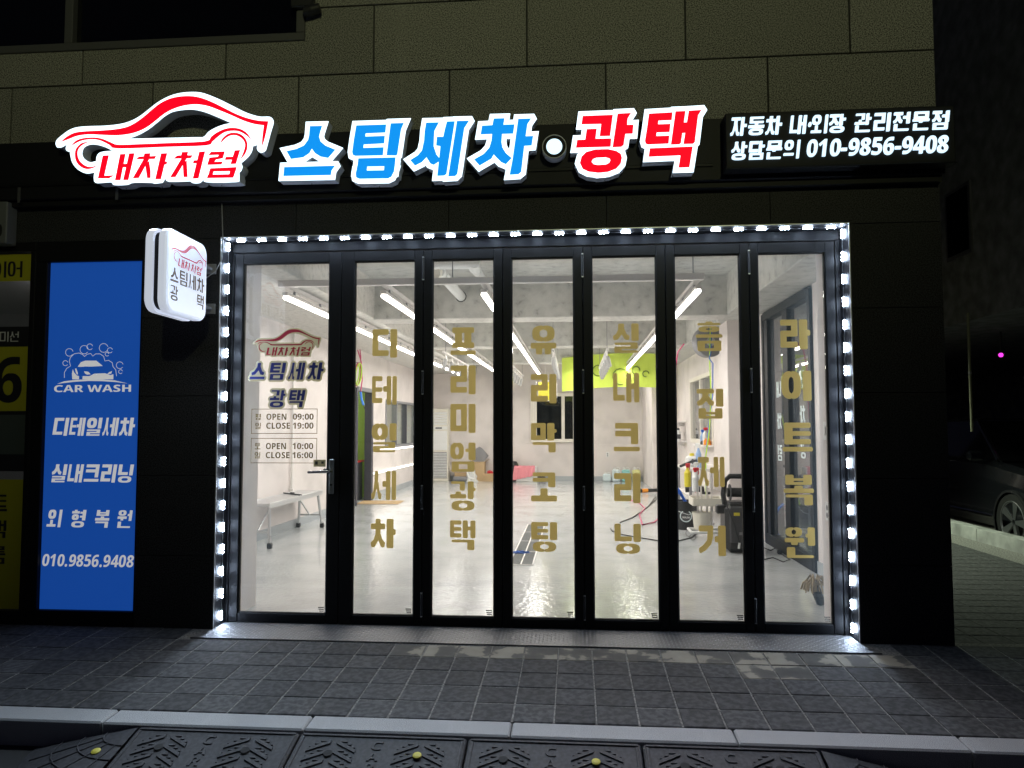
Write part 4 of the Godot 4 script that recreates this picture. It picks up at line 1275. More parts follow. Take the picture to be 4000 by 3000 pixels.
func projecting_sign() -> void:
	# hangs out over the pavement; its own x axis points along the arm, away from the wall
	var t := thing("projecting_sign", "lit white double panel sign with rounded corners hung out from the wall", "sign", Vector3(-2.115, 2.245, 0.0))
	t.rotation = Vector3(0, -PI / 2 + 0.02, 0)
	var face := rounded(0.5, 0.5, 0.075)
	for s in [1.0, -1.0]:   # the two panels, each a pillow of opal acrylic
		var b := mb()
		var steps := [[0.0, 0.0], [0.0, 0.036], [0.006, 0.047], [0.016, 0.052]]
		var at := Transform3D(Basis(Vector3.UP, 0.0 if s > 0 else PI), Vector3(0.45, 0, 0.018 * s))
		var loops := []
		for q in steps:
			var p := PackedVector2Array()
			for a in face: p.append(a * (1.0 - q[0] / 0.25))
			loops.append([p, q[1]])
		for i in loops.size() - 1:
			for j in face.size():
				var j2 := (j + 1) % face.size()
				var A: Vector2 = loops[i][0][j]; var B: Vector2 = loops[i][0][j2]; var C: Vector2 = loops[i + 1][0][j2]; var D: Vector2 = loops[i + 1][0][j]
				b.quad(at * Vector3(A.x, A.y, loops[i][1]), at * Vector3(B.x, B.y, loops[i][1]), at * Vector3(C.x, C.y, loops[i + 1][1]), at * Vector3(D.x, D.y, loops[i + 1][1]))
		b.prism(loops[3][0], 0.0519, 0.052, at, false)
		part("sign_panel", b, M.panel_sign_white, t)
	part("sign_core", mb().prism(rounded(0.46, 0.46, 0.06), -0.018, 0.018, Transform3D(Basis(), Vector3(0.45, 0, 0))), M.black_panel, t)
	part("arm", mb().tube([Vector3(0.0, -0.13, 0), Vector3(0.24, -0.13, 0)], 0.014, 10), M.mid_grey, t)
	part("arm", mb().tube([Vector3(0.0, 0.14, 0), Vector3(0.24, 0.14, 0)], 0.014, 10), M.mid_grey, t)
	part("flange", mb().bbox(Vector3(0.006, -0.13, 0), Vector3(0.012, 0.07, 0.07), 0.003), M.mid_grey, t)
	part("flange", mb().bbox(Vector3(0.006, 0.14, 0), Vector3(0.012, 0.07, 0.07), 0.003), M.mid_grey, t)
	# printing on both faces; the far end of the arm is the reader's left on the side that faces the doors
	for s in [1.0, -1.0]:
		var xf := Transform3D(Basis(Vector3.UP, 0.0 if s > 0 else PI), Vector3(0.45, 0, 0.018 * s))
		var z := 0.0522
		emblem(t, Vector2(0.01, 0.118), 0.49 / 3.0, z, M.panel_print_red, null, false, xf)
		for j in 4:
			letter("스팀세차"[j], M.panel_print_brown, t, -0.21 + j * 0.108, 0.02, 0.094, 0.09, z, {"bold": 0.8, "xf": xf})
		letter("광", M.panel_print_brown, t, -0.205, -0.088, 0.088, 0.088, z, {"bold": 0.8, "xf": xf})
		letter("택", M.panel_print_brown, t, 0.118, -0.088, 0.088, 0.088, z, {"bold": 0.8, "xf": xf})
	for s in [1.0, -1.0]:
		var l := SpotLight3D.new()
		l.name = "projecting_sign_light"
		l.light_energy = 0.05; l.light_color = Color(0.9, 0.94, 1.0); l.light_size = 0.0; l.spot_angle = 75.0; l.spot_range = 10.0; l.shadow_enabled = true
		t.add_child(l, true)
		l.position = Vector3(0.45, -0.26, 0.045 * s)
		l.rotation.x = -PI / 2

# ---------------------------------------------------------------- the shop window and the neighbour's door at the left
func left_shop() -> void:
	var t := thing("shop_window", "dark framed window filled with a blue car wash poster film", "window", Vector3(0, 0, 0))
	part("frame", mb().span(-3.38, -2.58, 2.46, 2.6, -0.12, -0.004, 0.004), M.black_frame, t)
	part("frame", mb().span(-3.38, -2.58, -0.12, 0.095, -0.12, -0.004, 0.004), M.black_frame, t)
	part("frame", mb().span(-2.618, -2.602, 0.095, 2.46, -0.12, -0.012, 0.004), M.black_frame, t)
	part("frame", mb().span(-3.38, -3.295, 0.095, 2.46, -0.12, -0.006, 0.004), M.black_frame, t)
	var f := part("blue_poster", mb().span(-3.295, -2.618, 0.095, 2.46, -0.05, -0.04), M.glowing_blue_film, t)  # the film glows by itself; no lamp stands behind it
	var z := -0.0395
	var w: Material = M.glowing_white_film
	for r in [["디테일세차", 1640, 205, 530], ["실내크리닝", 1822, 198, 522]]:
		var a := on_z(r[2], r[1] + 30, z); var b := on_z(r[3], r[1] + 30, z)
		var cw := (b.x - a.x) / 5.0
		for j in 5: letter(r[0][j], w, f, a.x + cw * j, on_z(360, r[1] - 8, z).y, cw * 0.88, 0.122, z, {"slant": 0.13})
	for j in 4:
		var a := on_z([182, 275, 368, 455][j], 2025, z)
		letter("외형복원"[j], w, f, a.x, on_z(350, 1992, z).y, 0.1, 0.118, z, {"slant": 0.12})
	var n0 := on_z(166, 2195, z); var n1 := on_z(522, 2195, z)
	latin("010.9856.9408", w, f, (n0.x + n1.x) * 0.5, on_z(350, 2215, z).y, 0.083, n1.x - n0.x, z, {"slant": 0.13})
	var c0 := on_z(212, 1510, z); var c1 := on_z(512, 1510, z)
	latin("CAR WASH", w, f, (c0.x + c1.x) * 0.5, on_z(360, 1531, z).y, 0.048, c1.x - c0.x, z, {"slant": 0.0})
	wash_print(f, w, z)
	# the next shop's glazed door with its yellow and black stickers
	var d := thing("neighbour_door", "dark glazed door with yellow and black stickers beside the blue poster", "door", Vector3(0, 0, 0))
	part("frame", mb().span(-4.5, -3.382, 2.54, 2.6, -0.12, -0.004, 0.004), M.black_frame, d)
	part("frame", mb().span(-4.5, -3.382, -0.12, 0.085, -0.12, -0.004, 0.004), M.black_frame, d)
	part("frame", mb().span(-3.42, -3.382, 0.085, 2.54, -0.12, -0.006, 0.004), M.black_frame, d)
	part("frame", mb().span(-4.5, -4.42, 0.085, 2.54, -0.12, -0.006, 0.004), M.black_frame, d)
	var g := part("glass", mb().span(-4.42, -3.42, 0.085, 2.54, -0.056, -0.05), M.glass, d)
	var y0 := -0.0495
	for s in [[2.34, 2.53, "yellow_film"], [1.88, 2.02, "black_film"], [1.434, 1.88, "yellow_film"], [1.02, 1.434, "black_film"], [0.088, 0.964, "yellow_film"]]:
		part("sticker_panel", mb().span(-4.42, -3.425, s[0], s[1], y0, y0 + 0.001), M[s[2]], g)
	part("clear_panel", mb().span(-3.655, -3.445, 1.136, 1.408, y0 + 0.001, y0 + 0.002), M.grey_film, g)
	y0 += 0.0012
	letter("어", M.black_film, g, -3.62, 2.48, 0.11, 0.115, y0, {"bold": 0.7})
	letter("이", M.black_film, g, -3.74, 2.48, 0.11, 0.115, y0, {"bold": 0.7})
	for j in 3: letter("문미선"[j], M.plain_white_film, g, -3.735 + j * 0.075, 1.985, 0.065, 0.07, y0, {"bold": 0.6})
	latin("6", M.black_film, g, -3.585, 1.49, 0.32, 0.2, y0)
	for j in 3: letter("트택룸"[j], M.black_film, g, -3.68, 0.86 - j * 0.175, 0.12, 0.12, y0, {"bold": 0.8})
	# dim room behind that glass
	linear_light(Vector3(-4.2, 2.5, -1.7), 1.2, "dim linear light on the ceiling of the next shop", "", 0.35)
	struct("next_shop_wall", mb().span(-7.0, -3.5, -0.2, 3.1, -3.2, -3.1), M.mid_grey)
	struct("next_shop_floor", mb().span(-7.0, -3.5, -0.3, -0.02, -3.2, -0.12), M.skirting)
	struct("next_shop_ceiling", mb().span(-7.0, -3.5, 2.6, 2.7, -3.2, -0.12), M.mid_grey)
	struct("next_shop_side", mb().span(-7.0, -4.5, -0.3, 3.1, -0.12, -0.03), M.dark_granite_0)
	var s := thing("side_sign", "grey unlit sign box of the next shop under the fascia", "sign", Vector3(-3.87, 2.57, 0.0))
	part("sign_box", mb().span(-0.35, 0.35, 0.0, 0.29, 0.002, 0.1, 0.006), M.grey_sign, s)
	for h in ring(0.0, 0.0, 1.0, 1.0, 0.3, 0.3):
		var q := PackedVector2Array()
		for a in h: q.append(Vector2(0.22 + a.x * 0.1, 0.04 + a.y * 0.1))
		part("letter", mb().prism(q, 0.1, 0.101), M.black_film, s)

func wash_print(f: Node, w: Material, z: float) -> void:   # the foam covered car over the words
	var tr := func(a: Array) -> PackedVector2Array: return trace(a, 0.0, 900.0, 0.48232, z)
	var shapes := [
		[462, 1243, 520, 1222, 620, 1210, 720, 1206, 830, 1207, 930, 1215, 1036, 1240, 940, 1228, 830, 1221, 720, 1219, 600, 1226],
		[630, 1104, 655, 1068, 690, 1055, 780, 1055, 805, 1075, 832, 1098, 740, 1103, 690, 1102, 660, 1105],
		[586, 1206, 583, 1160, 590, 1125, 600, 1150, 622, 1175, 640, 1180, 640, 1206],
		[668, 1206, 670, 1180, 725, 1180, 765, 1160, 850, 1157, 895, 1172, 918, 1165, 918, 1206],
		[680, 1140, 715, 1145, 735, 1165, 705, 1168, 690, 1160], [868, 1165, 885, 1148, 908, 1140, 900, 1160],
		[608, 1120, 618, 1118, 632, 1160, 625, 1170, 615, 1150]]
	var k := 0
	for s in shapes:
		part("print", mb().prism(tr.call(s), z, z + 0.0006 + 0.0001 * k), w, f)
		k += 1
	# bubbles and foam outline as thin rings
	for b in [[562, 988, 31], [682, 966, 34], [728, 943, 24], [840, 952, 36], [891, 971, 21], [867, 1003, 15], [530, 1075, 21], [970, 1092, 28], [977, 1144, 16]]:
		var pts := []
		for i in 13:
			var a := TAU * (i / 12.0) * 0.86 + 0.6
			var q := on_z((b[0] + cos(a) * b[2]) * 0.48232, 900 + (b[1] + sin(a) * b[2]) * 0.48232, z)
			pts.append(Vector3(q.x, q.y, z + 0.0008))
		part("bubble", mb().tube(pts, 0.0016, 4), w, f)
	var foam := [522, 1195, 522, 1150, 540, 1118, 572, 1098, 562, 1060, 570, 1030, 600, 1000, 640, 993, 670, 1005, 686, 1022, 705, 1003, 735, 997, 752, 1018, 775, 1000, 810, 1000, 840, 1020, 850, 1058, 880, 1052, 910, 1072, 915, 1102, 938, 1130, 944, 1180]
	var pts := []
	for i in range(0, foam.size(), 2):
		var q := on_z(foam[i] * 0.48232, 900 + foam[i + 1] * 0.48232, z)
		pts.append(Vector3(q.x, q.y, z + 0.0008))
	part("foam_outline", mb().tube(pts, 0.0018, 4), w, f)

# ---------------------------------------------------------------- rubber ramps in the gutter
func kerb_ramps() -> void:
	var xs := [-1.73, -0.945, -0.165, 0.615, 1.385]
	var nth := ["by the end under the poster", "second in the row", "third in the row", "by the alley end"]
	var len := 0.42
	var tilt := atan2(0.115, 0.4)
	for i in 4:
		var t := thing("kerb_ramp", "black rubber kerb ramp with raised chevrons and letters, %s" % nth[i], "ramp", Vector3(xs[i], -0.09, 1.362), 0.0, "rubber ramps along the kerb")
		t.rotation.x = tilt
		var w: float = xs[i + 1] - xs[i] - 0.008
		part("ramp_body", mb().span(0.0, w, -0.035, 0.0, 0.0, len, 0.006), M.rubber, t)
		part("rim", mb().span(0.012, w - 0.012, 0.0, 0.006, 0.004, 0.018, 0.002), M.rubber, t)
		part("rim", mb().span(0.012, 0.026, 0.0, 0.005, 0.02, len - 0.01, 0.002), M.rubber, t)
		part("rim", mb().span(w - 0.026, w - 0.012, 0.0, 0.005, 0.02, len - 0.01, 0.002), M.rubber, t)
		for s in 2:
			var cx: float = w * (0.225 if s == 0 else 0.745)
			for r in 5:
				var zc := 0.075 + r * 0.06
				for sd in [-1.0, 1.0]:
					# a triangle of raised rubber with its edge ribs
					var p := PackedVector2Array([Vector2(cx + sd * 0.014, -(zc - 0.028)), Vector2(cx + sd * 0.014, -(zc - 0.008)), Vector2(cx + sd * 0.112, -(zc + 0.048)), Vector2(cx + sd * 0.112, -(zc + 0.028))])
					part("chevron", mb().prism(p, 0.0, 0.0065, Transform3D(Basis(Vector3.RIGHT, -PI / 2), Vector3.ZERO)), M.rubber, t)
					for q in 3:
						part("tread_bar", mb().span(cx + sd * (0.03 + q * 0.022), cx + sd * (0.062 + q * 0.022), 0.0, 0.006, zc - 0.026 + q * 0.018, zc - 0.019 + q * 0.018), M.rubber, t)
			var hz := 0.132
			part("bolt_hole", mb().lathe([[0.02, 0.0], [0.02, 0.0012], [0.0, 0.0012]], 16, Transform3D(Basis(), Vector3(cx - 0.005, 0.0068, hz))), M.hole_shade, t)  # flat dark disc painted as the shade of a hole; none is cut
			if (s == 1 and i in [1, 2]):
				part("bolt_cap", mb().lathe([[0.019, 0.0], [0.019, 0.006], [0.012, 0.009], [0.0, 0.01]], 18, Transform3D(Basis(), Vector3(cx - 0.005, 0.0076, hz))), M.yellow_plug, t)
		for j in 3:
			latin("CAR"[j], M.rubber, t, 0, 0, 0.055, 0.05, 0.0, {"depth": 0.005, "called": "raised_letter", "xf": Transform3D(Basis(Vector3.RIGHT, -PI / 2), Vector3(w * 0.485, -0.0005, 0.098 + j * 0.068))})
	for e in 2:
		var x: float = xs[0] - 0.006 if e == 0 else xs[4]
		var sg := -1.0 if e == 0 else 1.0
		var t := thing("ramp_end", "rounded black rubber end of the kerb ramp " + ("below the poster window" if e == 0 else "towards the alley"), "ramp", Vector3(x, -0.2, 1.362), 0.0, "rounded ends of the kerb ramps")
		var b := mb()
		var n := 10
		for i in n:
			var a0 := PI / 2 * i / n; var a1 := PI / 2 * (i + 1) / n
			var pts := []
			for a in [a0, a1]:
				for k in 5:
					var f := k / 4.0
					pts.append(Vector3(sg * sin(a) * 0.5 * f, 0.11 * (1.0 - f) , cos(a) * 0.42 * f))
			for k in 4:
				var A: Vector3 = pts[k]; var B: Vector3 = pts[k + 1]; var C: Vector3 = pts[5 + k + 1]; var D: Vector3 = pts[5 + k]
				if sg > 0: b.quad(A, B, C, D)
				else: b.quad(D, C, B, A)
		part("end_body", b, M.rubber, t)
		for k in 3:
			var rib := []
			for i in 9:
				var a := PI / 2 * i / 8
				var f := 0.3 + k * 0.22
				rib.append(Vector3(sg * sin(a) * 0.5 * f, 0.11 * (1.0 - f) + 0.002, cos(a) * 0.42 * f))
			part("rib", mb().tube(rib, 0.004, 5), M.rubber, t)
		for k in 4:
			var a := PI / 2 * (k + 0.7) / 5.0
			part("rib", mb().tube([Vector3(sg * sin(a) * 0.15, 0.079, cos(a) * 0.126), Vector3(sg * sin(a) * 0.46, 0.011, cos(a) * 0.39)], 0.003, 5), M.rubber, t)
		if e == 0:
			part("bolt_cap", mb().lathe([[0.02, 0.0], [0.02, 0.006], [0.012, 0.01], [0.0, 0.011]], 18, Transform3D(Basis(Vector3.RIGHT, 0.25), Vector3(-0.1, 0.062, 0.16))), M.yellow_plug, t)

# ---------------------------------------------------------------- lights and pipes under the workshop ceiling
func ceiling_lights() -> void:
	var rows := [-2.27, -1.37, -0.47, 0.43, 1.39]
	var which := ["row by the left wall", "second row from the left wall", "middle row", "fourth row from the left wall", "row by the right wall"]
	var nth := ["first", "second", "third", "fourth", "fifth", "sixth", "seventh", "eighth", "ninth"]
	for i in 5:
		for k in 9:
			linear_light(Vector3(rows[i], 2.5, -2.25 - k * 1.19), 1.17, "white linear light, %s from the cross rail, %s" % [nth[k], which[i]], "rows of linear lights", 0.56, true)
	var r := thing("light_rail", "white cross rail that the rows of linear lights hang from", "rail", Vector3(-0.44, 2.57, -1.63))
	part("rail", mb().span(-1.87, 1.87, 0.0, 0.055, -0.03, 0.03, 0.003), M.white_paint, r)
	for x in [-1.2, 0.9, 1.78, -0.3]:
		part("hanger", mb().tube([Vector3(x, 0.05, 0), Vector3(x, 0.52, 0)], 0.005, 6), M.mid_grey, r)
	# track with spot lamps between the rows
	var n := 0
	for tr in [[-1.7, -6.6, 6], [-0.86, -9.2, 5], [0.0, -6.4, 6], [0.82, -6.4, 6]]:
		var t := thing("spot_track", ["white lamp track next to the second light row", "short white lamp track near the back window", "white lamp track above the floor drain line", "white lamp track in front of the lime banner"][n], "lamp track", Vector3(tr[0], 2.46, 0), 0.0, "lamp tracks under the ceiling")
		var z1: float = tr[1] - tr[2] * 0.62
		part("track", mb().span(-0.018, 0.018, 0.0, 0.03, z1, tr[1], 0.003), M.white_paint, t)
		for z in [tr[1] - 0.2, z1 + 0.2]:
			part("hanger", mb().tube([Vector3(0, 0.03, z), Vector3(0, 0.62, z)], 0.005, 5), M.mid_grey, t)
		for k in tr[2]:
			var z: float = tr[1] - 0.25 - k * 0.6
			var s := thing("spot_lamp", "white cylinder spot lamp, %s along the %s" % [nth[k], ["track by the second light row", "short track", "track over the drain", "track at the lime banner"][n]], "spot lamp", Vector3(tr[0], 2.46, z), 0.0, "spot lamps on the tracks")
			part("stem", mb().tube([Vector3(0, 0, 0), Vector3(0, -0.07, 0)], 0.012, 8), M.white_paint, s)
			var aim := Basis(Vector3.FORWARD, [0.3, 0.25, -0.08, -0.25][n]) * Basis(Vector3.RIGHT, 0.15)
			part("lamp_can", mb().lathe([[0.03, -0.17], [0.034, -0.17], [0.034, -0.02], [0.024, 0.0], [0.0, 0.0]], 18, Transform3D(aim, Vector3(0, -0.07, 0))), M.lamp_can, s)
			part("lamp_face", mb().lathe([[0.0, -0.166], [0.0295, -0.166], [0.0295, -0.15]], 18, Transform3D(aim, Vector3(0, -0.07, 0))), M.spot_face, s)
			var l := SpotLight3D.new()
			l.name = "spot_light"
			l.light_energy = 0.5; l.light_color = Color(1.0, 0.9, 0.7); l.spot_angle = 35.0; l.light_size = 0.02; l.spot_range = 8.0; l.shadow_enabled = true
			s.add_child(l)
			l.transform = Transform3D(aim * Basis(Vector3.RIGHT, -PI / 2), Vector3(0, -0.07, 0) + aim * Vector3(0, -0.18, 0))
		n += 1
	# white waste pipes
	var p := thing("waste_pipe", "pair of white waste pipes joined under the concrete slab", "pipe", Vector3(0, 2.88, 0))
	part("pipe", mb().tube([Vector3(-1.03, 0, -4.06), Vector3(-1.03, 0, -2.55)], 0.056, 18), M.white_plastic, p)
	part("pipe", mb().tube([Vector3(-0.66, 0.02, -4.06), Vector3(-0.66, 0.02, -2.5)], 0.045, 18), M.white_plastic, p)
	part("pipe", mb().tube([Vector3(-1.1, 0.05, -2.42), Vector3(-0.6, 0.05, -2.42)], 0.058, 18), M.white_plastic, p)
	part("elbow", mb().tube([Vector3(-0.66, 0.02, -2.52), Vector3(-0.66, 0.03, -2.46), Vector3(-0.655, 0.05, -2.4)], 0.06, 18), M.white_plastic, p)
	part("collar", mb().tube([Vector3(-0.66, 0.02, -2.66), Vector3(-0.66, 0.02, -2.62)], 0.052, 18), M.white_plastic, p)
	part("collar", mb().tube([Vector3(-1.03, 0, -2.72), Vector3(-1.03, 0, -2.68)], 0.064, 18), M.white_plastic, p)
	part("clean_out_cap", mb().tube([Vector3(-1.05, -0.02, -2.5), Vector3(-1.06, -0.04, -2.43)], 0.068, 20), M.cream_plastic, p)
	part("sleeve_hole", mb().tube([Vector3(-1.03, 0, -4.015), Vector3(-1.03, 0, -4.012)], 0.066, 24), M.gasket, p)
	var c := thing("security_camera", "small white ceiling camera behind the third light row", "camera", Vector3(1.0, BEAM, -7.0))
	part("camera_base", mb().lathe([[0.0, -0.02], [0.06, -0.02], [0.06, 0.0]], 16), M.white_plastic, c)
	part("camera_body", mb().tube([Vector3(0, -0.03, 0), Vector3(0.03, -0.07, 0.1)], 0.03, 12), M.white_plastic, c)

# ---------------------------------------------------------------- things in the workshop
func jug(x: float, liquid: String, label: String, h := 0.34, z := -13.28) -> void:
	var t := thing("jug", label, "jug", Vector3(x, 0, z), 0.0, "plastic jugs along the back wall")
	part("jug_body", mb().bbox(Vector3(0, h * 0.42, 0), Vector3(0.19, h * 0.84, 0.13), 0.03), M[liquid], t)
	part("neck", mb().lathe([[0.03, h * 0.84], [0.022, h * 0.92]], 12, Transform3D(Basis(), Vector3(-0.04, 0, 0))), M.white_plastic, t)
	part("cap", mb().lathe([[0.024, h * 0.9], [0.024, h], [0.0, h]], 12, Transform3D(Basis(), Vector3(-0.04, 0, 0))), M.white_plastic, t)
	part("handle", mb().tube([Vector3(-0.01, h * 0.84, 0), Vector3(0.02, h * 0.97, 0), Vector3(0.07, h * 0.95, 0), Vector3(0.085, h * 0.83, 0)], 0.01, 6), M.white_plastic, t)

func spray_bottle(at: Vector3, body: String, trigger: String, label: String, h := 0.28, turn := 0.0) -> void:
	var t := thing("spray_bottle", label, "bottle", at, turn, "spray bottles of the workshop")
	part("bottle_body", mb().lathe([[0.036, 0.0], [0.04, 0.01], [0.04, h * 0.55], [0.016, h * 0.72], [0.015, h * 0.78]], 16), M[body], t)
	part("nozzle", mb().bbox(Vector3(0.01, h * 0.87, 0), Vector3(0.075, h * 0.13, 0.028), 0.008), M.white_plastic if trigger == "white_plastic" else M[trigger], t)
	part("trigger", mb().tube([Vector3(0.035, h * 0.84, 0), Vector3(0.045, h * 0.74, 0), Vector3(0.037, h * 0.66, 0)], 0.006, 6), M[trigger], t)
	part("collar", mb().lathe([[0.019, h * 0.76], [0.019, h * 0.82], [0.0, h * 0.82]], 12), M[trigger], t)

func crumple(size: Vector3, sd: int, k := 14) -> MB:   # a heap of cloth or a filled bag
	var f := FastNoiseLite.new()
	f.seed = sd; f.frequency = 1.7
	var b := mb()
	var P := func(i: int, j: int) -> Vector3:
		var a := TAU * i / k; var e := PI / 2 * j / 7.0
		var d := Vector3(cos(a) * cos(e), sin(e), sin(a) * cos(e))
		var r := 0.8 + 0.55 * f.get_noise_3dv(d * 1.3)
		return Vector3(d.x * size.x * r, maxf(d.y * size.y * r * 1.1, 0.0), d.z * size.z * r)
	for i in k:
		for j in 7:
			var A: Vector3 = P.call(i, j); var B: Vector3 = P.call(i + 1, j); var C: Vector3 = P.call(i + 1, j + 1); var D: Vector3 = P.call(i, j + 1)
			b.tri(A, C, B)
			if j < 6: b.tri(A, D, C)
	return b

func drape(nx: int, nz: int, fn: Callable) -> MB:   # a sheet of cloth given by a height function, doubled so that it has thickness
	var b := mb()
	for i in nx:
		for j in nz:
			var A: Vector3 = fn.call(float(i) / nx, float(j) / nz); var B: Vector3 = fn.call(float(i + 1) / nx, float(j) / nz)
			var C: Vector3 = fn.call(float(i + 1) / nx, float(j + 1) / nz); var D: Vector3 = fn.call(float(i) / nx, float(j + 1) / nz)
			b.quad(D, C, B, A)
			var n := (C - A).cross(B - D).normalized() * 0.004
			b.quad(A - n, B - n, C - n, D - n)
	return b

func carton(at: Vector3, s: Vector3, turn: float, label: String, open := false) -> void:
	var t := thing("carton", label, "box", at, turn, "cardboard boxes by the back wall")
	part("box_body", mb().bbox(Vector3(0, s.y / 2, 0), s, 0.004), M.cardboard, t)
	if open:
		for sg in [-1.0, 1.0]:
			part("flap", mb().box(Vector3(sg * (s.x / 2 + 0.05), s.y + 0.03, 0), Vector3(0.13, 0.004, s.z), Basis(Vector3.BACK, sg * 0.6)), M.cardboard, t)
	else:
		part("tape", mb().box(Vector3(0, s.y + 0.0006, 0), Vector3(s.x * 0.98, 0.001, 0.05)), M.cream_plastic, t)

func workshop_things() -> void:
	# folding aluminium work platform by the left wall
	var t := thing("work_platform", "folding aluminium work platform on splayed legs by the left wall", "work platform", Vector3(-3.15, 0, -4.0))
	part("deck", mb().span(-0.15, 0.15, 0.45, 0.485, -0.86, 0.86, 0.006), M.aluminium, t)
	part("deck_edge", mb().span(0.145, 0.16, 0.43, 0.49, -0.86, 0.86, 0.003), M.aluminium, t)
	part("deck_edge", mb().span(-0.16, -0.145, 0.43, 0.49, -0.86, 0.86, 0.003), M.aluminium, t)
	for sz in [-1.0, 1.0]:
		for sx in [-1.0, 1.0]:
			var lg := part("leg", mb().tube([Vector3(sx * 0.12, 0.45, sz * 0.78), Vector3(sx * 0.155, 0.05, sz * 0.84)], 0.018, 8), M.aluminium, t)
			part("rubber_foot", mb().bbox(Vector3(sx * 0.158, 0.03, sz * 0.845), Vector3(0.05, 0.06, 0.05), 0.008), M.black_plastic, lg)
		part("leg_brace", mb().tube([Vector3(-0.145, 0.17, sz * 0.82), Vector3(0.145, 0.17, sz * 0.82)], 0.012, 6), M.aluminium, t)
		part("strut", mb().tube([Vector3(0.0, 0.18, sz * 0.8), Vector3(0.0, 0.44, sz * 0.4)], 0.011, 6), M.aluminium, t)
	t = thing("wiper_blade", "thin dark wiper blade lying on the work platform", "wiper", Vector3(-3.15, 0.486, -4.2), 0.9)
	part("blade", mb().box(Vector3(0, 0.008, 0), Vector3(0.02, 0.015, 0.4)), M.dark_grey, t)
	part("clip", mb().box(Vector3(0, 0.022, 0), Vector3(0.025, 0.014, 0.06)), M.black_plastic, t)
	t = thing("wall_pipe", "white vertical pipe on the left workshop wall", "pipe", Vector3(-3.32, 0, -4.62))
	part("pipe", mb().tube([Vector3(0, 0.5, 0), Vector3(0, BEAM, 0)], 0.017, 10), M.white_paint, t)
	part("foot", mb().bbox(Vector3(0, 0.5, 0.01), Vector3(0.06, 0.05, 0.04), 0.006), M.white_paint, t)
	t = thing("hose_coil", "coil of lime green and pink hose hung on the left wall", "hose", Vector3(-3.27, 2.18, -7.2))
	for q in [["green_hose", 0.17, 0.0], ["pink_hose", 0.19, 0.02], ["green_hose", 0.18, 0.035]]:
		var pts := []
		for i in 25:
			var a := TAU * i / 24.0
			pts.append(Vector3(0.02 + q[2] + 0.02 * sin(a), sin(a) * q[1], cos(a) * q[1] * 0.9))
		part("loop", mb().tube(pts, 0.011, 6), M[q[0]], t)
	part("hook", mb().tube([Vector3(-0.06, 0.19, 0), Vector3(0.08, 0.19, 0), Vector3(0.08, 0.22, 0)], 0.008, 6), M.mid_grey, t)
	part("tail", mb().tube([Vector3(0.04, 0.1, -0.15), Vector3(0.03, 0.3, -0.2), Vector3(0.0, 0.43, -0.25)], 0.01, 6), M.pink_hose, t)
	t = thing("air_hose", "pink air hose with blue gun hanging by the lime green doorway", "hose", Vector3(-3.28, 0, -7.45))
	part("hose", mb().tube([Vector3(0, 2.6, 0.1), Vector3(0.05, 2.4, 0.05), Vector3(0.06, 2.1, 0.02), Vector3(0.03, 1.9, 0)], 0.01, 6), M.pink_hose, t)
	part("air_gun", mb().tube([Vector3(0.03, 1.9, 0), Vector3(0.05, 1.78, 0.02), Vector3(0.09, 1.68, 0.03)], 0.02, 8), M.blue_hose, t)
	part("gun_tip", mb().tube([Vector3(0.09, 1.68, 0.03), Vector3(0.12, 1.6, 0.04)], 0.006, 6), M.black_plastic, t)
	for y in [0.87, 0.47]:
		t = thing("wall_light", "long white tube light on the left wall " + ("below the strip window" if y > 0.6 else "near the floor"), "light", Vector3(-3.335, y, -10.35), 0.0, "tube lights along the left wall")
		part("holder", mb().span(-0.015, 0.0, -0.02, 0.02, -1.77, 1.77), M.white_paint, t)
		part("light_tube", mb().span(0.0, 0.03, -0.018, 0.018, -1.76, 1.76, 0.008), M.wall_tube, t)
		var l := AreaLight3D.new()
		l.name = "wall_tube_light"
		l.area_size = Vector2(3.4, 0.03); l.light_energy = 0.25; l.light_color = Color(1, 0.99, 0.97); l.shadow_enabled = true
		t.add_child(l)
		l.position = Vector3(0.034, 0, 0)
		l.rotation.y = -PI / 2
	t = thing("cardboard_sheet", "flat cardboard sheet on the floor at the green doorway", "cardboard", Vector3(-3.05, 0.003, -8.05), 0.05)
	part("sheet", mb().box(Vector3(0, 0.003, 0), Vector3(0.72, 0.006, 0.55)), M.cardboard, t)
	t = thing("flower_vase", "small pink flowers in a vase on the reception counter", "flowers", Vector3(-3.7, 0.71, -8.4))
	part("vase", mb().lathe([[0.03, 0.0], [0.045, 0.05], [0.02, 0.14], [0.025, 0.16]], 14), M.white_plastic, t)
	part("flower", crumple(Vector3(0.06, 0.09, 0.06), 5), M.pink_cloth, t, Vector3(0, 0.17, 0))
	part("leaf", mb().tube([Vector3(0, 0.2, 0), Vector3(0.03, 0.3, 0.02), Vector3(0.05, 0.36, 0.05)], 0.012, 5), M.lime_wall, t)
	# back wall: air conditioner, boxes, bag, mats
	t = thing("air_conditioner", "tall cream standing air conditioner in the back corner", "air conditioner", Vector3(-2.98, 0, -13.28))
	part("cabinet", mb().bbox(Vector3(0, 0.88, 0), Vector3(0.5, 1.74, 0.34), 0.02), M.cream_plastic, t)
	part("base", mb().bbox(Vector3(0, 0.02, 0.01), Vector3(0.53, 0.04, 0.38), 0.006), M.cream_plastic, t)
	part("control_panel", mb().bbox(Vector3(0, 1.28, 0.172), Vector3(0.46, 0.07, 0.01), 0.003), M.white_plastic, t)
	part("display", mb().bbox(Vector3(0.02, 1.28, 0.178), Vector3(0.16, 0.035, 0.004), 0.001), M.dark_grey, t)
	part("front_panel", mb().bbox(Vector3(0, 0.98, 0.172), Vector3(0.45, 0.46, 0.012), 0.004), M.white_plastic, t)
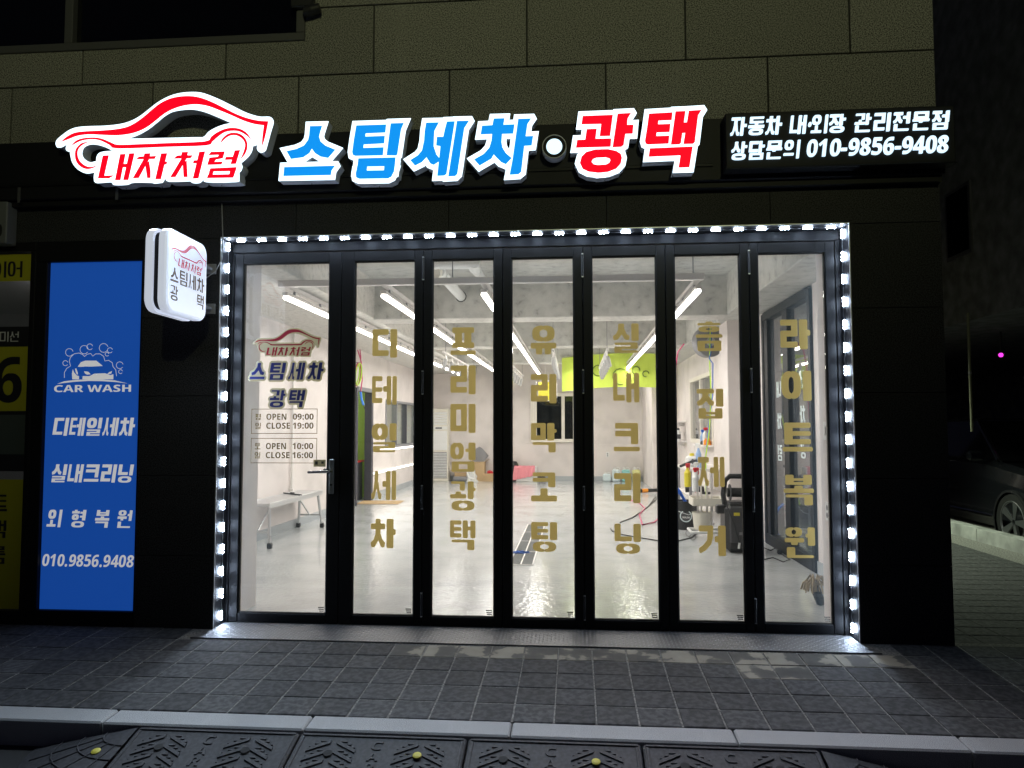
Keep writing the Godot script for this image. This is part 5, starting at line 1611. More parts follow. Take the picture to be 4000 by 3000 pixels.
	for i in 5: part("louvre", mb().box(Vector3(0, 1.38 + i * 0.065, 0.176), Vector3(0.44, 0.05, 0.012), Basis(Vector3.RIGHT, 0.35)), M.white_plastic, t)
	part("intake_back", mb().span(-0.22, 0.22, 0.07, 0.7, 0.1705, 0.1725), M.mid_grey, t)
	for i in 16: part("intake_slat", mb().box(Vector3(0, 0.1 + i * 0.038, 0.176), Vector3(0.43, 0.022, 0.012), Basis(Vector3.RIGHT, 0.4)), M.white_plastic, t)
	carton(Vector3(-1.98, 0, -13.28), Vector3(0.26, 0.46, 0.3), 0.0, "tall brown carton with a grey mat leaning out of it", true)
	carton(Vector3(-2.42, 0, -13.3), Vector3(0.34, 0.2, 0.28), 0.1, "low open brown carton next to the air conditioner", true)
	carton(Vector3(-1.72, 0, -13.2), Vector3(0.22, 0.19, 0.24), -0.15, "small brown carton with red cloth on top", false)
	t = thing("floor_mat", "stiff grey car mat standing in the tall carton", "mat", Vector3(-2.0, 0.45, -13.32))
	part("mat", mb().prism(poly([-0.17, 0.0, 0.1, 0.0, 0.23, 0.16, 0.08, 0.33, 0.0, 0.38, -0.08, 0.34, -0.17, 0.15]), -0.008, 0.008, Transform3D(Basis(Vector3.RIGHT, -0.2), Vector3.ZERO)), M.mid_grey, t)
	t = thing("grey_mat_roll", "rolled grey mat lying before the low open carton", "mat", Vector3(-2.42, 0, -13.1))
	part("roll", mb().tube([Vector3(-0.16, 0.06, 0), Vector3(0.18, 0.06, 0.03)], 0.06, 14), M.mid_grey, t)
	t = thing("red_cloth", "crumpled red brown cloth on the small carton", "cloth", Vector3(-1.72, 0.19, -13.2))
	part("cloth", crumple(Vector3(0.11, 0.07, 0.1), 9), M.red_plastic, t)
	t = thing("plastic_bag", "knotted white plastic bag on the floor by the tall carton", "bag", Vector3(-2.16, 0, -13.1))
	part("bag", crumple(Vector3(0.17, 0.36, 0.15), 17), M.white_plastic, t)
	part("bag_ear", crumple(Vector3(0.05, 0.1, 0.03), 19), M.white_plastic, t, Vector3(-0.06, 0.3, 0))
	t = thing("rubbish_bin", "black rounded bin standing by the back wall", "bin", Vector3(-1.18, 0, -13.28))
	part("bin_body", mb().lathe([[0.12, 0.0], [0.135, 0.02], [0.14, 0.36]], 20), M.black_plastic, t)
	part("bin_lid", mb().lathe([[0.145, 0.36], [0.145, 0.39], [0.1, 0.47], [0.0, 0.49]], 20), M.black_plastic, t)
	t = thing("wire_basket", "white wire basket under the pink towel", "basket", Vector3(-0.83, 0, -13.2))
	for i in 6: part("wire", mb().tube([Vector3(-0.24, 0.02 + i * 0.05, 0.15), Vector3(0.24, 0.02 + i * 0.05, 0.15)], 0.004, 4), M.white_paint, t)
	for i in 9: part("wire", mb().tube([Vector3(-0.24 + i * 0.06, 0.0, 0.152), Vector3(-0.24 + i * 0.06, 0.36, 0.152)], 0.004, 4), M.white_paint, t)
	part("basket_tray", mb().span(-0.24, 0.24, 0.0, 0.36, -0.15, 0.14, 0.01), M.white_plastic, t)
	t = thing("pink_towel", "pink towel hung over the white wire basket", "towel", Vector3(-0.83, 0, -13.2))
	part("towel", drape(16, 12, func(u: float, v: float) -> Vector3:
		var x := lerpf(-0.29, 0.2, u)
		var s := v * 0.62
		var drop := maxf(0.0, s - 0.28) * (1.0 - 0.35 * u)
		return Vector3(x - drop * 0.15 * (1.0 - u), 0.372 - drop * 1.0 + 0.006 * sin(u * 31.0), minf(-0.12 + s, 0.172) + 0.012 * sin(u * 24.0) * minf(1.0, drop * 8.0))), M.pink_cloth, t)
	t = thing("black_rag", "crumpled black rag on the floor beside the pink towel", "cloth", Vector3(-0.47, 0, -13.15))
	part("rag", crumple(Vector3(0.13, 0.16, 0.1), 23), M.dark_grey, t)
	jug(1.08, "pale_liquid", "smallest pale jug at the outer end of the jug row", 0.22)
	jug(1.3, "pale_liquid", "pale blue jug between the smallest jug and the teal jug")
	jug(1.53, "teal_liquid", "jug of teal liquid between the pale and yellow jugs")
	jug(1.78, "yellow_liquid", "jug of yellow liquid at the wall end of the jug row")
	t = thing("back_window", "cream framed sliding window with dark panes in the back wall", "window", Vector3(-0.2, 0.93, -13.49))
	part("frame", mb().span(-0.56, 0.56, 0.0, 0.08, 0.0, 0.06, 0.006), M.window_frame_cream, t)
	part("frame", mb().span(-0.56, 0.56, 1.12, 1.2, 0.0, 0.06, 0.006), M.window_frame_cream, t)
	for x in [-0.56, 0.2, 0.48]: part("frame", mb().span(x, x + 0.08, 0.08, 1.12, 0.0, 0.059, 0.006), M.window_frame_cream, t)
	part("pane", mb().span(-0.4, 0.2, 0.08, 1.12, 0.012, 0.02), M.dim_glass, t)
	part("pane", mb().span(0.28, 0.48, 0.08, 1.12, 0.012, 0.02), M.dim_glass, t)
	part("sash", mb().span(-0.48, -0.4, 0.08, 1.12, 0.01, 0.05, 0.005), M.window_frame_cream, t)
	part("backing", mb().span(-0.5, 0.5, 0.05, 1.15, 0.001, 0.004), M.black_plastic, t)
	t = thing("lime_banner", "lime green printed banner hung below the far ceiling beam", "banner", Vector3(1.0, 2.02, -10.34))
	part("cloth", drape(20, 4, func(u: float, v: float) -> Vector3:
		return Vector3(lerpf(-0.93, 0.98, u), lerpf(0.68, 0.0, v) + 0.07 * u + 0.05 * sin(u * 3.1), 0.012 * sin(u * 19.0))), M.lime, t)
	for q in [[-0.2, 0.42, 0.11], [0.25, 0.3, 0.16], [0.55, 0.42, 0.08], [0.75, 0.35, 0.06]]:
		var pts := []
		for i in 10:
			var a := i * 0.55
			pts.append(Vector3(q[0] + cos(a) * q[2], q[1] + sin(a) * q[2], 0.026))
		part("brush_mark", mb().tube(pts, 0.012, 5), M.olive_print, t)
	t = thing("yellow_board", "small yellow board in a white tube frame before the back window", "board", Vector3(-0.42, 1.95, -11.6))
	part("board", mb().box(Vector3(0.1, 0.14, 0), Vector3(0.3, 0.4, 0.02)), M.yellow_plastic, t)
	part("tube_frame", mb().tube([Vector3(-0.1, 0.35, 0), Vector3(-0.1, 0.0, 0), Vector3(-0.06, -0.07, 0), Vector3(0.3, -0.07, 0), Vector3(0.35, 0.0, 0), Vector3(0.35, 0.3, 0), Vector3(0.31, 0.36, 0), Vector3(0.05, 0.36, 0)], 0.012, 6), M.white_paint, t)
	part("hanger", mb().tube([Vector3(0.1, 0.34, 0), Vector3(0.1, 1.14, 0)], 0.005, 5), M.white_paint, t)
	for q in [[1.11, 0.63, BACK, "white socket low on the back wall by the jugs"]]:
		t = thing("socket", q[3], "socket", Vector3(q[0], q[1], q[2]))
		part("plate", mb().bbox(Vector3(0, 0, 0.006), Vector3(0.075, 0.125, 0.012), 0.003), M.white_plastic, t)
		for y in [-0.025, 0.025]: part("outlet_hole", mb().lathe([[0.0, 0.0], [0.018, 0.0], [0.018, 0.003]], 12, Transform3D(Basis(Vector3.RIGHT, -PI / 2), Vector3(0, y, 0.013))), M.mid_grey, t)
	# fittings on the right reveal by the doors
	t = thing("light_switch", "white light switch on the reveal beside the last door leaf", "switch", Vector3(2.049, 1.29, -0.5), -PI / 2)
	part("plate", mb().bbox(Vector3(0, 0, 0.006), Vector3(0.075, 0.125, 0.012), 0.003), M.white_plastic, t)
	part("rocker", mb().bbox(Vector3(0, 0, 0.014), Vector3(0.03, 0.06, 0.008), 0.002), M.white_paint, t)
	t = thing("socket", "white double socket below the light switch beside the last door leaf", "socket", Vector3(2.049, 0.74, -0.5), -PI / 2)
	part("plate", mb().bbox(Vector3(0, 0, 0.006), Vector3(0.075, 0.125, 0.012), 0.003), M.white_plastic, t)
	for y in [-0.026, 0.026]: part("outlet_hole", mb().lathe([[0.0, 0.0], [0.019, 0.0], [0.019, 0.003]], 12, Transform3D(Basis(Vector3.RIGHT, -PI / 2), Vector3(0, y, 0.013))), M.mid_grey, t)
	# sliding glass door in the right wall
	t = thing("sliding_door", "dark framed sliding glass door in the right workshop wall", "door", Vector3(FLOOR_RIGHT, 0, 0))
	part("frame", mb().span(-0.03, 0.075, 0.0, 2.6, -3.98, -3.9, 0.004), M.black_frame, t)
	part("frame", mb().span(-0.03, 0.075, 0.0, 2.6, -2.28, -2.2, 0.004), M.black_frame, t)
	part("frame", mb().span(-0.031, 0.076, 2.52, 2.61, -3.9, -2.28, 0.004), M.black_frame, t)
	part("frame", mb().span(-0.031, 0.076, 0.0, 0.12, -3.9, -2.28, 0.004), M.black_frame, t)
	part("stile", mb().span(-0.02, 0.06, 0.12, 2.52, -3.15, -2.97, 0.004), M.black_frame, t)
	part("stile", mb().span(-0.02, 0.06, 0.12, 2.52, -3.9, -3.76, 0.004), M.black_frame, t)
	var pn := part("pane", mb().span(0.02, 0.026, 0.12, 2.52, -3.76, -3.15), M.grey_glass, t)
	var pn2 := part("pane", mb().span(0.02, 0.026, 0.12, 2.52, -2.97, -2.28), M.grey_glass, t)
	var side := Transform3D(Basis(Vector3.UP, -PI / 2), Vector3(0.019, 0, 0))
	for j in 3:
		letter("세차광"[j], M.pale_liquid, pn2, -2.72, 1.86 - j * 0.34, 0.17, 0.17, 0.0, {"xf": side, "mirror": true})
		letter("내차럼"[j], M.pale_liquid, pn, -3.55, 1.8 - j * 0.34, 0.17, 0.17, 0.0, {"xf": side, "mirror": true})
	# right window with its sill and the things on it
	t = thing("side_window", "white framed sliding window above the sill in the right wall", "window", Vector3(FLOOR_RIGHT, 1.02, 0))
	part("frame", mb().span(-0.02, 0.07, 0.0, 0.07, -9.5, -7.2, 0.005), M.window_frame_cream, t)
	part("frame", mb().span(-0.02, 0.07, 1.11, 1.18, -9.5, -7.2, 0.005), M.window_frame_cream, t)
	for z in [-9.5, -8.4, -7.27]: part("frame", mb().span(-0.019, 0.069, 0.07, 1.11, z, z + 0.07, 0.005), M.window_frame_cream, t)
	part("pane", mb().span(0.03, 0.036, 0.07, 1.11, -9.43, -7.27), M.grey_glass, t)
	part("sill", mb().span(-0.16, 0.0, -0.03, 0.0, -8.3, -7.2, 0.004), M.white_paint, t)
	spray_bottle(Vector3(2.42, 1.02, -7.5), "white_plastic", "red_plastic", "white spray bottle with red trigger on the window sill", 0.3)
	spray_bottle(Vector3(2.42, 1.02, -7.75), "pale_blue", "blue_plastic", "blue spray bottle on the window sill behind the red topped one", 0.26)
	t = thing("orange_cloth", "crumpled orange cloth on the window sill", "cloth", Vector3(2.42, 1.02, -7.32))
	part("cloth", crumple(Vector3(0.08, 0.13, 0.08), 31), M.orange_cloth, t)
	t = thing("dark_rag", "dark rag on the window sill beside the orange cloth", "cloth", Vector3(2.4, 1.02, -7.62))
	part("rag", crumple(Vector3(0.06, 0.07, 0.07), 37), M.dark_grey, t)
	for y in [1.42, 1.03]:
		t = thing("wall_shelf", "small white shelf on the right wall, " + ("upper of two" if y > 1.2 else "lower of two"), "shelf", Vector3(2.5, y, -10.4), 0.0, "small white shelves")
		part("board", mb().span(-0.22, 0.0, -0.025, 0.0, -0.35, 0.35, 0.004), M.white_paint, t)
		part("bracket", mb().box(Vector3(-0.06, -0.06, 0), Vector3(0.1, 0.07, 0.02)), M.white_paint, t)
	for k in 3:
		t = thing("black_cap_bottle", ["white bottle with black cap on the shelf, nearest the side window", "middle white bottle with black cap on the lower shelf", "white bottle with black cap on the shelf, farthest from the side window"][k], "bottle", Vector3(2.36, 1.03, -10.2 - k * 0.11), 0.0, "bottles on the lower wall shelf")
		part("bottle_body", mb().lathe([[0.042, 0.0], [0.045, 0.01], [0.045, 0.17], [0.02, 0.21], [0.02, 0.22]], 14), M.white_plastic, t)
		part("cap", mb().lathe([[0.024, 0.215], [0.024, 0.25], [0.0, 0.25]], 12), M.black_plastic, t)
		part("label_band", mb().lathe([[0.0455, 0.04], [0.0455, 0.13]], 14), M.dark_grey, t)
	# work table with bottles
	t = thing("work_table", "grey work table against the right wall behind the trolley", "table", Vector3(2.2, 0, -6.6))
	part("table_top", mb().bbox(Vector3(0, 0.7, 0), Vector3(0.56, 0.04, 1.3), 0.006), M.white_paint, t)
	part("lower_shelf", mb().bbox(Vector3(0, 0.34, 0), Vector3(0.52, 0.03, 1.24), 0.005), M.white_paint, t)
	for sx in [-0.25, 0.25]:
		for sz in [-0.6, 0.6]: part("leg", mb().box(Vector3(sx, 0.34, sz), Vector3(0.035, 0.68, 0.035)), M.mid_grey, t)
	spray_bottle(Vector3(2.1, 0.72, -6.2), "pale_blue", "white_plastic", "pale blue spray bottle with white trigger on the work table", 0.38, 2.6)
	t = thing("white_canister", "squat white canister on the work table", "canister", Vector3(2.05, 0.72, -6.5))
	part("canister_body", mb().bbox(Vector3(0, 0.08, 0), Vector3(0.18, 0.16, 0.16), 0.03), M.white_plastic, t)
	part("cap", mb().lathe([[0.035, 0.16], [0.035, 0.2], [0.0, 0.2]], 12), M.yellow_plastic, t)
	part("emblem", mb().box(Vector3(0.0, 0.08, 0.081), Vector3(0.06, 0.06, 0.003), Basis(Vector3.BACK, PI / 4)), M.dark_grey, t)
	t = thing("polisher", "black and red power polisher on the lower shelf of the work table", "power tool", Vector3(2.05, 0.356, -6.1))
	part("tool_body", mb().tube([Vector3(-0.16, 0.06, 0), Vector3(0.1, 0.07, 0)], 0.04, 12), M.black_plastic, t)
	part("tool_band", mb().tube([Vector3(-0.03, 0.063, 0), Vector3(0.02, 0.065, 0)], 0.0425, 12), M.red_plastic, t)
	part("pad", mb().lathe([[0.07, 0.0], [0.07, 0.03], [0.0, 0.03]], 16, Transform3D(Basis(), Vector3(0.13, 0, 0))), M.dark_grey, t)
	t = thing("vacuum_hose", "black ribbed hose lying along the work table top", "hose", Vector3(2.0, 0.74, -6.4))
	part("hose", mb().tube([Vector3(-0.2, 0.02, 0.5), Vector3(0.0, 0.08, 0.3), Vector3(0.15, 0.1, 0.1), Vector3(0.2, 0.05, -0.3)], 0.02, 8), M.black_plastic, t)
	# trolley on castors with tools standing in it
	t = thing("tool_trolley", "white trolley with upright posts, tray and castors by the black machine", "trolley", Vector3(1.87, 0, -4.25))
	part("tray", mb().bbox(Vector3(0, 0.41, 0), Vector3(0.36, 0.02, 0.3), 0.006), M.cream_plastic, t)
	for s in [[-0.18, 0.0, 0.012, 0.3], [0.18, 0.0, 0.012, 0.3], [0.0, -0.15, 0.36, 0.012], [0.0, 0.15, 0.36, 0.012]]:
		part("tray_side", mb().bbox(Vector3(s[0], 0.44, s[1]), Vector3(s[2], 0.09, s[3]), 0.004), M.cream_plastic, t)
	for x in [-0.1, -0.06, 0.0, 0.05]:
		part("post", mb().tube([Vector3(x, 0.1, 0.02), Vector3(x * 1.15, 0.82, 0.02)], 0.011, 8), M.white_paint, t)
	part("base_ring", mb().tube([Vector3(-0.2, 0.09, 0.16), Vector3(0.2, 0.09, 0.16), Vector3(0.2, 0.09, -0.16), Vector3(-0.2, 0.09, -0.16), Vector3(-0.2, 0.09, 0.16)], 0.016, 8), M.white_plastic, t)
	part("pail", mb().lathe([[0.09, 0.11], [0.11, 0.3], [0.115, 0.31]], 18, Transform3D(Basis(), Vector3(-0.06, 0, 0))), M.cream_plastic, t)
	for sx in [-0.19, 0.19]:
		for sz in [-0.15, 0.15]:
			part("castor", mb().lathe([[0.035, -0.012], [0.038, 0.0], [0.035, 0.012]], 14, Transform3D(Basis(Vector3.RIGHT, PI / 2), Vector3(sx, 0.038, sz))), M.black_plastic, t)
	spray_bottle(Vector3(1.72, 0.56, -4.1), "white_plastic", "red_plastic", "white spray bottle with red trigger hung on the trolley", 0.3, 0.4)
	spray_bottle(Vector3(1.66, 0.6, -4.3), "yellow_plastic", "red_plastic", "yellow spray bottle with red trigger hung on the trolley", 0.3, 0.8)
	spray_bottle(Vector3(1.79, 0.62, -4.5), "white_plastic", "white_plastic", "white spray bottle with white trigger hung on the trolley", 0.28, 0.2)
	t = thing("wash_bucket", "black bucket with a round wash emblem beside the trolley", "bucket", Vector3(1.75, 0, -5.05))
	part("bucket_body", mb().lathe([[0.0, 0.0], [0.12, 0.0], [0.15, 0.34], [0.157, 0.34], [0.157, 0.365], [0.14, 0.365], [0.11, 0.02]], 24), M.black_plastic, t)
	part("emblem_disc", mb().prism(rounded(0.15, 0.15, 0.0745, 8), 0.0, 0.003, Transform3D(Basis(Vector3.UP, -0.2) * Basis(Vector3.RIGHT, -0.09), Vector3(-0.027, 0.18, 0.135))), M.pale_liquid, t)
	part("emblem_field", mb().prism(rounded(0.125, 0.125, 0.062, 8), 0.003, 0.005, Transform3D(Basis(Vector3.UP, -0.2) * Basis(Vector3.RIGHT, -0.09), Vector3(-0.027, 0.18, 0.135))), M.dark_grey, t)
	latin("WASH", M.white_plastic, t, 0.0, -0.028, 0.024, 0.09, 0.005, {"xf": Transform3D(Basis(Vector3.UP, -0.2) * Basis(Vector3.RIGHT, -0.09), Vector3(-0.027, 0.18, 0.135))})
	part("bail", mb().tube([Vector3(-0.155, 0.33, 0), Vector3(-0.12, 0.24, 0.12), Vector3(0.0, 0.2, 0.17), Vector3(0.12, 0.24, 0.12), Vector3(0.155, 0.33, 0)], 0.004, 6), M.aluminium, t)
	t = thing("blue_brush", "blue cleaning brush standing in the black bucket", "brush", Vector3(1.75, 0.05, -5.08))
	part("handle", mb().tube([Vector3(0.05, 0.2, 0), Vector3(-0.08, 0.42, 0.02)], 0.02, 8), M.blue_plastic, t)
	part("bristles", mb().bbox(Vector3(-0.1, 0.44, 0.02), Vector3(0.1, 0.05, 0.06), 0.01, Basis(Vector3.BACK, 2.2)), M.blue_plastic, t)
	# black steam cleaning machine
	t = thing("steam_machine", "upright black cleaning machine with handle frame and yellow labels", "machine", Vector3(2.06, 0, -3.35))
	part("machine_body", mb().bbox(Vector3(0, 0.26, 0), Vector3(0.36, 0.5, 0.34), 0.05), M.black_plastic, t)
	part("front_cover", mb().bbox(Vector3(0, 0.3, 0.165), Vector3(0.28, 0.38, 0.03), 0.012), M.dark_grey, t)
	part("shoulder", mb().bbox(Vector3(0, 0.5, 0), Vector3(0.3, 0.06, 0.28), 0.025), M.black_plastic, t)
	var hf := [Vector3(-0.15, 0.45, 0), Vector3(-0.17, 0.6, 0), Vector3(-0.15, 0.74, 0), Vector3(-0.1, 0.79, 0), Vector3(0.1, 0.79, 0), Vector3(0.15, 0.74, 0), Vector3(0.17, 0.6, 0), Vector3(0.15, 0.45, 0)]
	part("handle_frame", mb().tube(hf, 0.028, 10), M.black_plastic, t)
	part("reel_drum", mb().tube([Vector3(-0.13, 0.62, 0), Vector3(0.13, 0.62, 0)], 0.05, 14), M.black_plastic, t)
	for x in [-0.1, 0.1]: part("reel_disc", mb().lathe([[0.085, -0.006], [0.09, 0.0], [0.085, 0.006], [0.0, 0.006]], 20, Transform3D(Basis(Vector3.BACK, PI / 2), Vector3(x, 0.62, 0))), M.dark_grey, t)
	for x in [-0.07, 0.1]: part("yellow_label", mb().box(Vector3(x, 0.41, 0.1815), Vector3(0.06, 0.032, 0.002)), M.yellow_plastic, t)
	part("rating_plate", mb().box(Vector3(-0.02, 0.21, 0.1815), Vector3(0.055, 0.03, 0.002)), M.mid_grey, t)
	part("side_box", mb().bbox(Vector3(-0.21, 0.45, 0.06), Vector3(0.1, 0.09, 0.1), 0.012), M.black_plastic, t)
	for sx in [-0.17, 0.17]: part("wheel", mb().lathe([[0.075, -0.02], [0.08, 0.0], [0.075, 0.02], [0.0, 0.02]], 20, Transform3D(Basis(Vector3.BACK, PI / 2), Vector3(sx * 1.02, 0.08, -0.12))), M.tyre, t)
	part("lance", mb().tube([Vector3(-0.19, 0.66, 0.12), Vector3(-0.17, 0.5, 0.19), Vector3(-0.1, 0.3, 0.21), Vector3(-0.05, 0.12, 0.2)], 0.007, 6), M.black_plastic, t)
	part("lance_tip", mb().tube([Vector3(-0.05, 0.12, 0.2), Vector3(-0.06, 0.06, 0.2)], 0.011, 6), M.white_plastic, t)
	# hose reel under the beam and its hoses
	t = thing("hose_reel", "round grey hose reel hung under the right beam", "hose reel", Vector3(2.1, 2.44, -5.3))
	part("reel_disc", mb().lathe([[0.0, -0.07], [0.2, -0.07], [0.205, -0.06], [0.205, 0.06], [0.2, 0.07], [0.0, 0.07]], 30, Transform3D(Basis(Vector3.UP, 0.3) * Basis(Vector3.RIGHT, PI / 2), Vector3.ZERO)), M.mid_grey, t)
	part("hub", mb().lathe([[0.06, 0.0], [0.06, 0.09], [0.0, 0.09]], 20, Transform3D(Basis(Vector3.UP, 0.3) * Basis(Vector3.RIGHT, PI / 2), Vector3.ZERO)), M.aluminium, t)
	part("mount", mb().box(Vector3(0.1, 0.1, 0), Vector3(0.06, 0.18, 0.1)), M.mid_grey, t)
	var H := func(a: Array, d: float) -> Vector3:   # a point on the line of sight at depth z = d
		var q := on_z(a[0], a[1], d)
		return Vector3(q.x, q.y, d)
	t = thing("pink_hose", "pink hose hanging from the reel to the floor", "hose", Vector3.ZERO)
	part("hose", mb().tube([H.call([2672, 1343], -5.3), H.call([2648, 1375], -5.3), H.call([2640, 1430], -5.3), H.call([2637, 1560], -5.3), H.call([2633, 1750], -5.3), H.call([2628, 1880], -5.2), on_floor(2600, 2000, 0.01), on_floor(2555, 2040, 0.01), on_floor(2510, 2050, 0.01), on_floor(2497, 2010, 0.01), on_floor(2520, 1985, 0.01), on_floor(2495, 1962, 0.01), on_floor(2460, 1952, 0.01)], 0.009, 6), M.pink_hose, t)
	t = thing("blue_green_hoses", "blue and lime hoses hanging together from the reel", "hose", Vector3.ZERO)
	part("hose", mb().tube([H.call([2775, 1262], -5.2), H.call([2772, 1400], -5.2), H.call([2778, 1560], -5.1), H.call([2770, 1690], -5.0), H.call([2757, 1780], -5.0), H.call([2757, 1880], -4.9), H.call([2760, 1970], -4.75)], 0.008, 6), M.green_hose, t)
	part("hose", mb().tube([H.call([2782, 1262], -5.2), H.call([2776, 1380], -5.2), H.call([2770, 1400], -5.15), H.call([2785, 1420], -5.2), H.call([2784, 1540], -5.1), H.call([2766, 1690], -5.03), H.call([2754, 1800], -5.0), H.call([2754, 1880], -4.9)], 0.007, 6), M.blue_plastic, t)
	part("hose_hook", mb().box(H.call([2778, 1258], -5.2), Vector3(0.05, 0.03, 0.03)), M.mid_grey, t)
	# floor: drain, cords, tools, mop
	t = thing("floor_drain", "long steel floor drain with slatted grates let into the floor", "drain", Vector3(-0.2, 0.0, -3.86))
	part("channel", mb().span(-0.114, 0.114, -0.19, -0.16, -1.469, 1.469), M.grating, t)
	for s in [-0.112, 0.0, 0.112]: part("frame_bar", mb().box(Vector3(s, 0.004, 0), Vector3(0.012, 0.006, 2.94)), M.white_paint, t)
	for k in 5: part("frame_bar", mb().box(Vector3(0, 0.0042, -1.464 + k * 0.732), Vector3(0.24, 0.0062, 0.014)), M.white_paint, t)
	for k in 96:
		part("slat", mb().box(Vector3(0, 0.0035, -1.445 + k * 0.0304), Vector3(0.21, 0.004, 0.011)), M.grating, t)
	t = thing("blue_cloth", "small blue cloth dropped on the floor drain", "cloth", on_floor(2035, 2160, 0.006))
	part("cloth", crumple(Vector3(0.11, 0.025, 0.05), 43), M.blue_cloth, t)
	t = thing("power_cord", "black power cord looping over the floor to the black machine", "cord", Vector3.ZERO)
	var pts := []
	for q in [[2422, 2040], [2470, 2022], [2510, 1995], [2535, 1975], [2560, 1940], [2566, 1948], [2540, 1972]]: pts.append(on_floor(q[0], q[1], 0.008))
	part("cord", mb().tube(pts, 0.007, 6), M.black_cable, t)
	pts = []
	for q in [[2385, 2064], [2392, 2074], [2430, 2088], [2500, 2100], [2560, 2110], [2645, 2114], [2700, 2100], [2752, 2062], [2790, 2045]]: pts.append(on_floor(q[0], q[1], 0.008))
	part("cord", mb().tube(pts, 0.007, 6), M.black_cable, t)
	t = thing("floor_tool", "orange and black hand tool lying on the floor near the jugs", "power tool", on_floor(2530, 1925, 0.0), 0.3)
	part("tool_body", mb().tube([Vector3(-0.3, 0.04, 0), Vector3(0.25, 0.05, 0)], 0.035, 10), M.black_plastic, t)
	part("tool_grip", mb().tube([Vector3(-0.12, 0.042, 0), Vector3(0.0, 0.045, 0)], 0.038, 10), M.orange_cloth, t)
	part("tool_head", mb().lathe([[0.08, 0.0], [0.08, 0.05], [0.04, 0.09], [0.0, 0.09]], 16, Transform3D(Basis(), Vector3(0.33, 0, 0))), M.white_plastic, t)
	t = thing("floor_cable", "black cable and plug lying by the sliding door", "cord", Vector3.ZERO)
	pts = []
	for q in [[2985, 2140], [3010, 2150], [3030, 2140], [3040, 2155], [3085, 2185], [3060, 2195], [3020, 2178], [2985, 2185]]: pts.append(on_floor(q[0], q[1], 0.006))
	part("cord", mb().tube(pts, 0.006, 6), M.black_cable, t)
	part("plug", mb().bbox(on_floor(3045, 2155, 0.03), Vector3(0.05, 0.05, 0.04), 0.01), M.black_plastic, t)
	t = thing("blue_hose", "blue hose looped on the floor by the wall of the sliding door", "hose", Vector3.ZERO)
	part("hose", mb().tube([Vector3(2.35, 0.02, -4.3), Vector3(2.36, 0.02, -4.05), Vector3(2.43, 0.1, -4.02), Vector3(2.44, 0.25, -4.05), Vector3(2.38, 0.36, -4.15), Vector3(2.28, 0.4, -4.3)], 0.016, 8), M.blue_hose, t)
	t = thing("mop", "short string mop head upturned on the floor by the doors", "mop", Vector3(2.12, 0, -1.02))
	part("mop_socket", mb().tube([Vector3(0.02, 0.0, 0.03), Vector3(-0.02, 0.13, 0.0)], 0.035, 10), M.black_plastic, t)
	for k in 40:
		var a := k * 2.4
		var r := 0.03 + 0.05 * fmod(k * 0.37, 1.0)
		part("string", mb().tube([Vector3(-0.02, 0.12, 0), Vector3(-0.02 + cos(a) * r * 0.7, 0.18 + 0.03 * sin(k), sin(a) * r * 0.7), Vector3(-0.02 + cos(a) * r * 1.5, 0.15, sin(a) * r * 1.5), Vector3(-0.02 + cos(a) * r * 1.8, 0.1, sin(a) * r * 1.8)], 0.006, 4), M.mop_string, t)

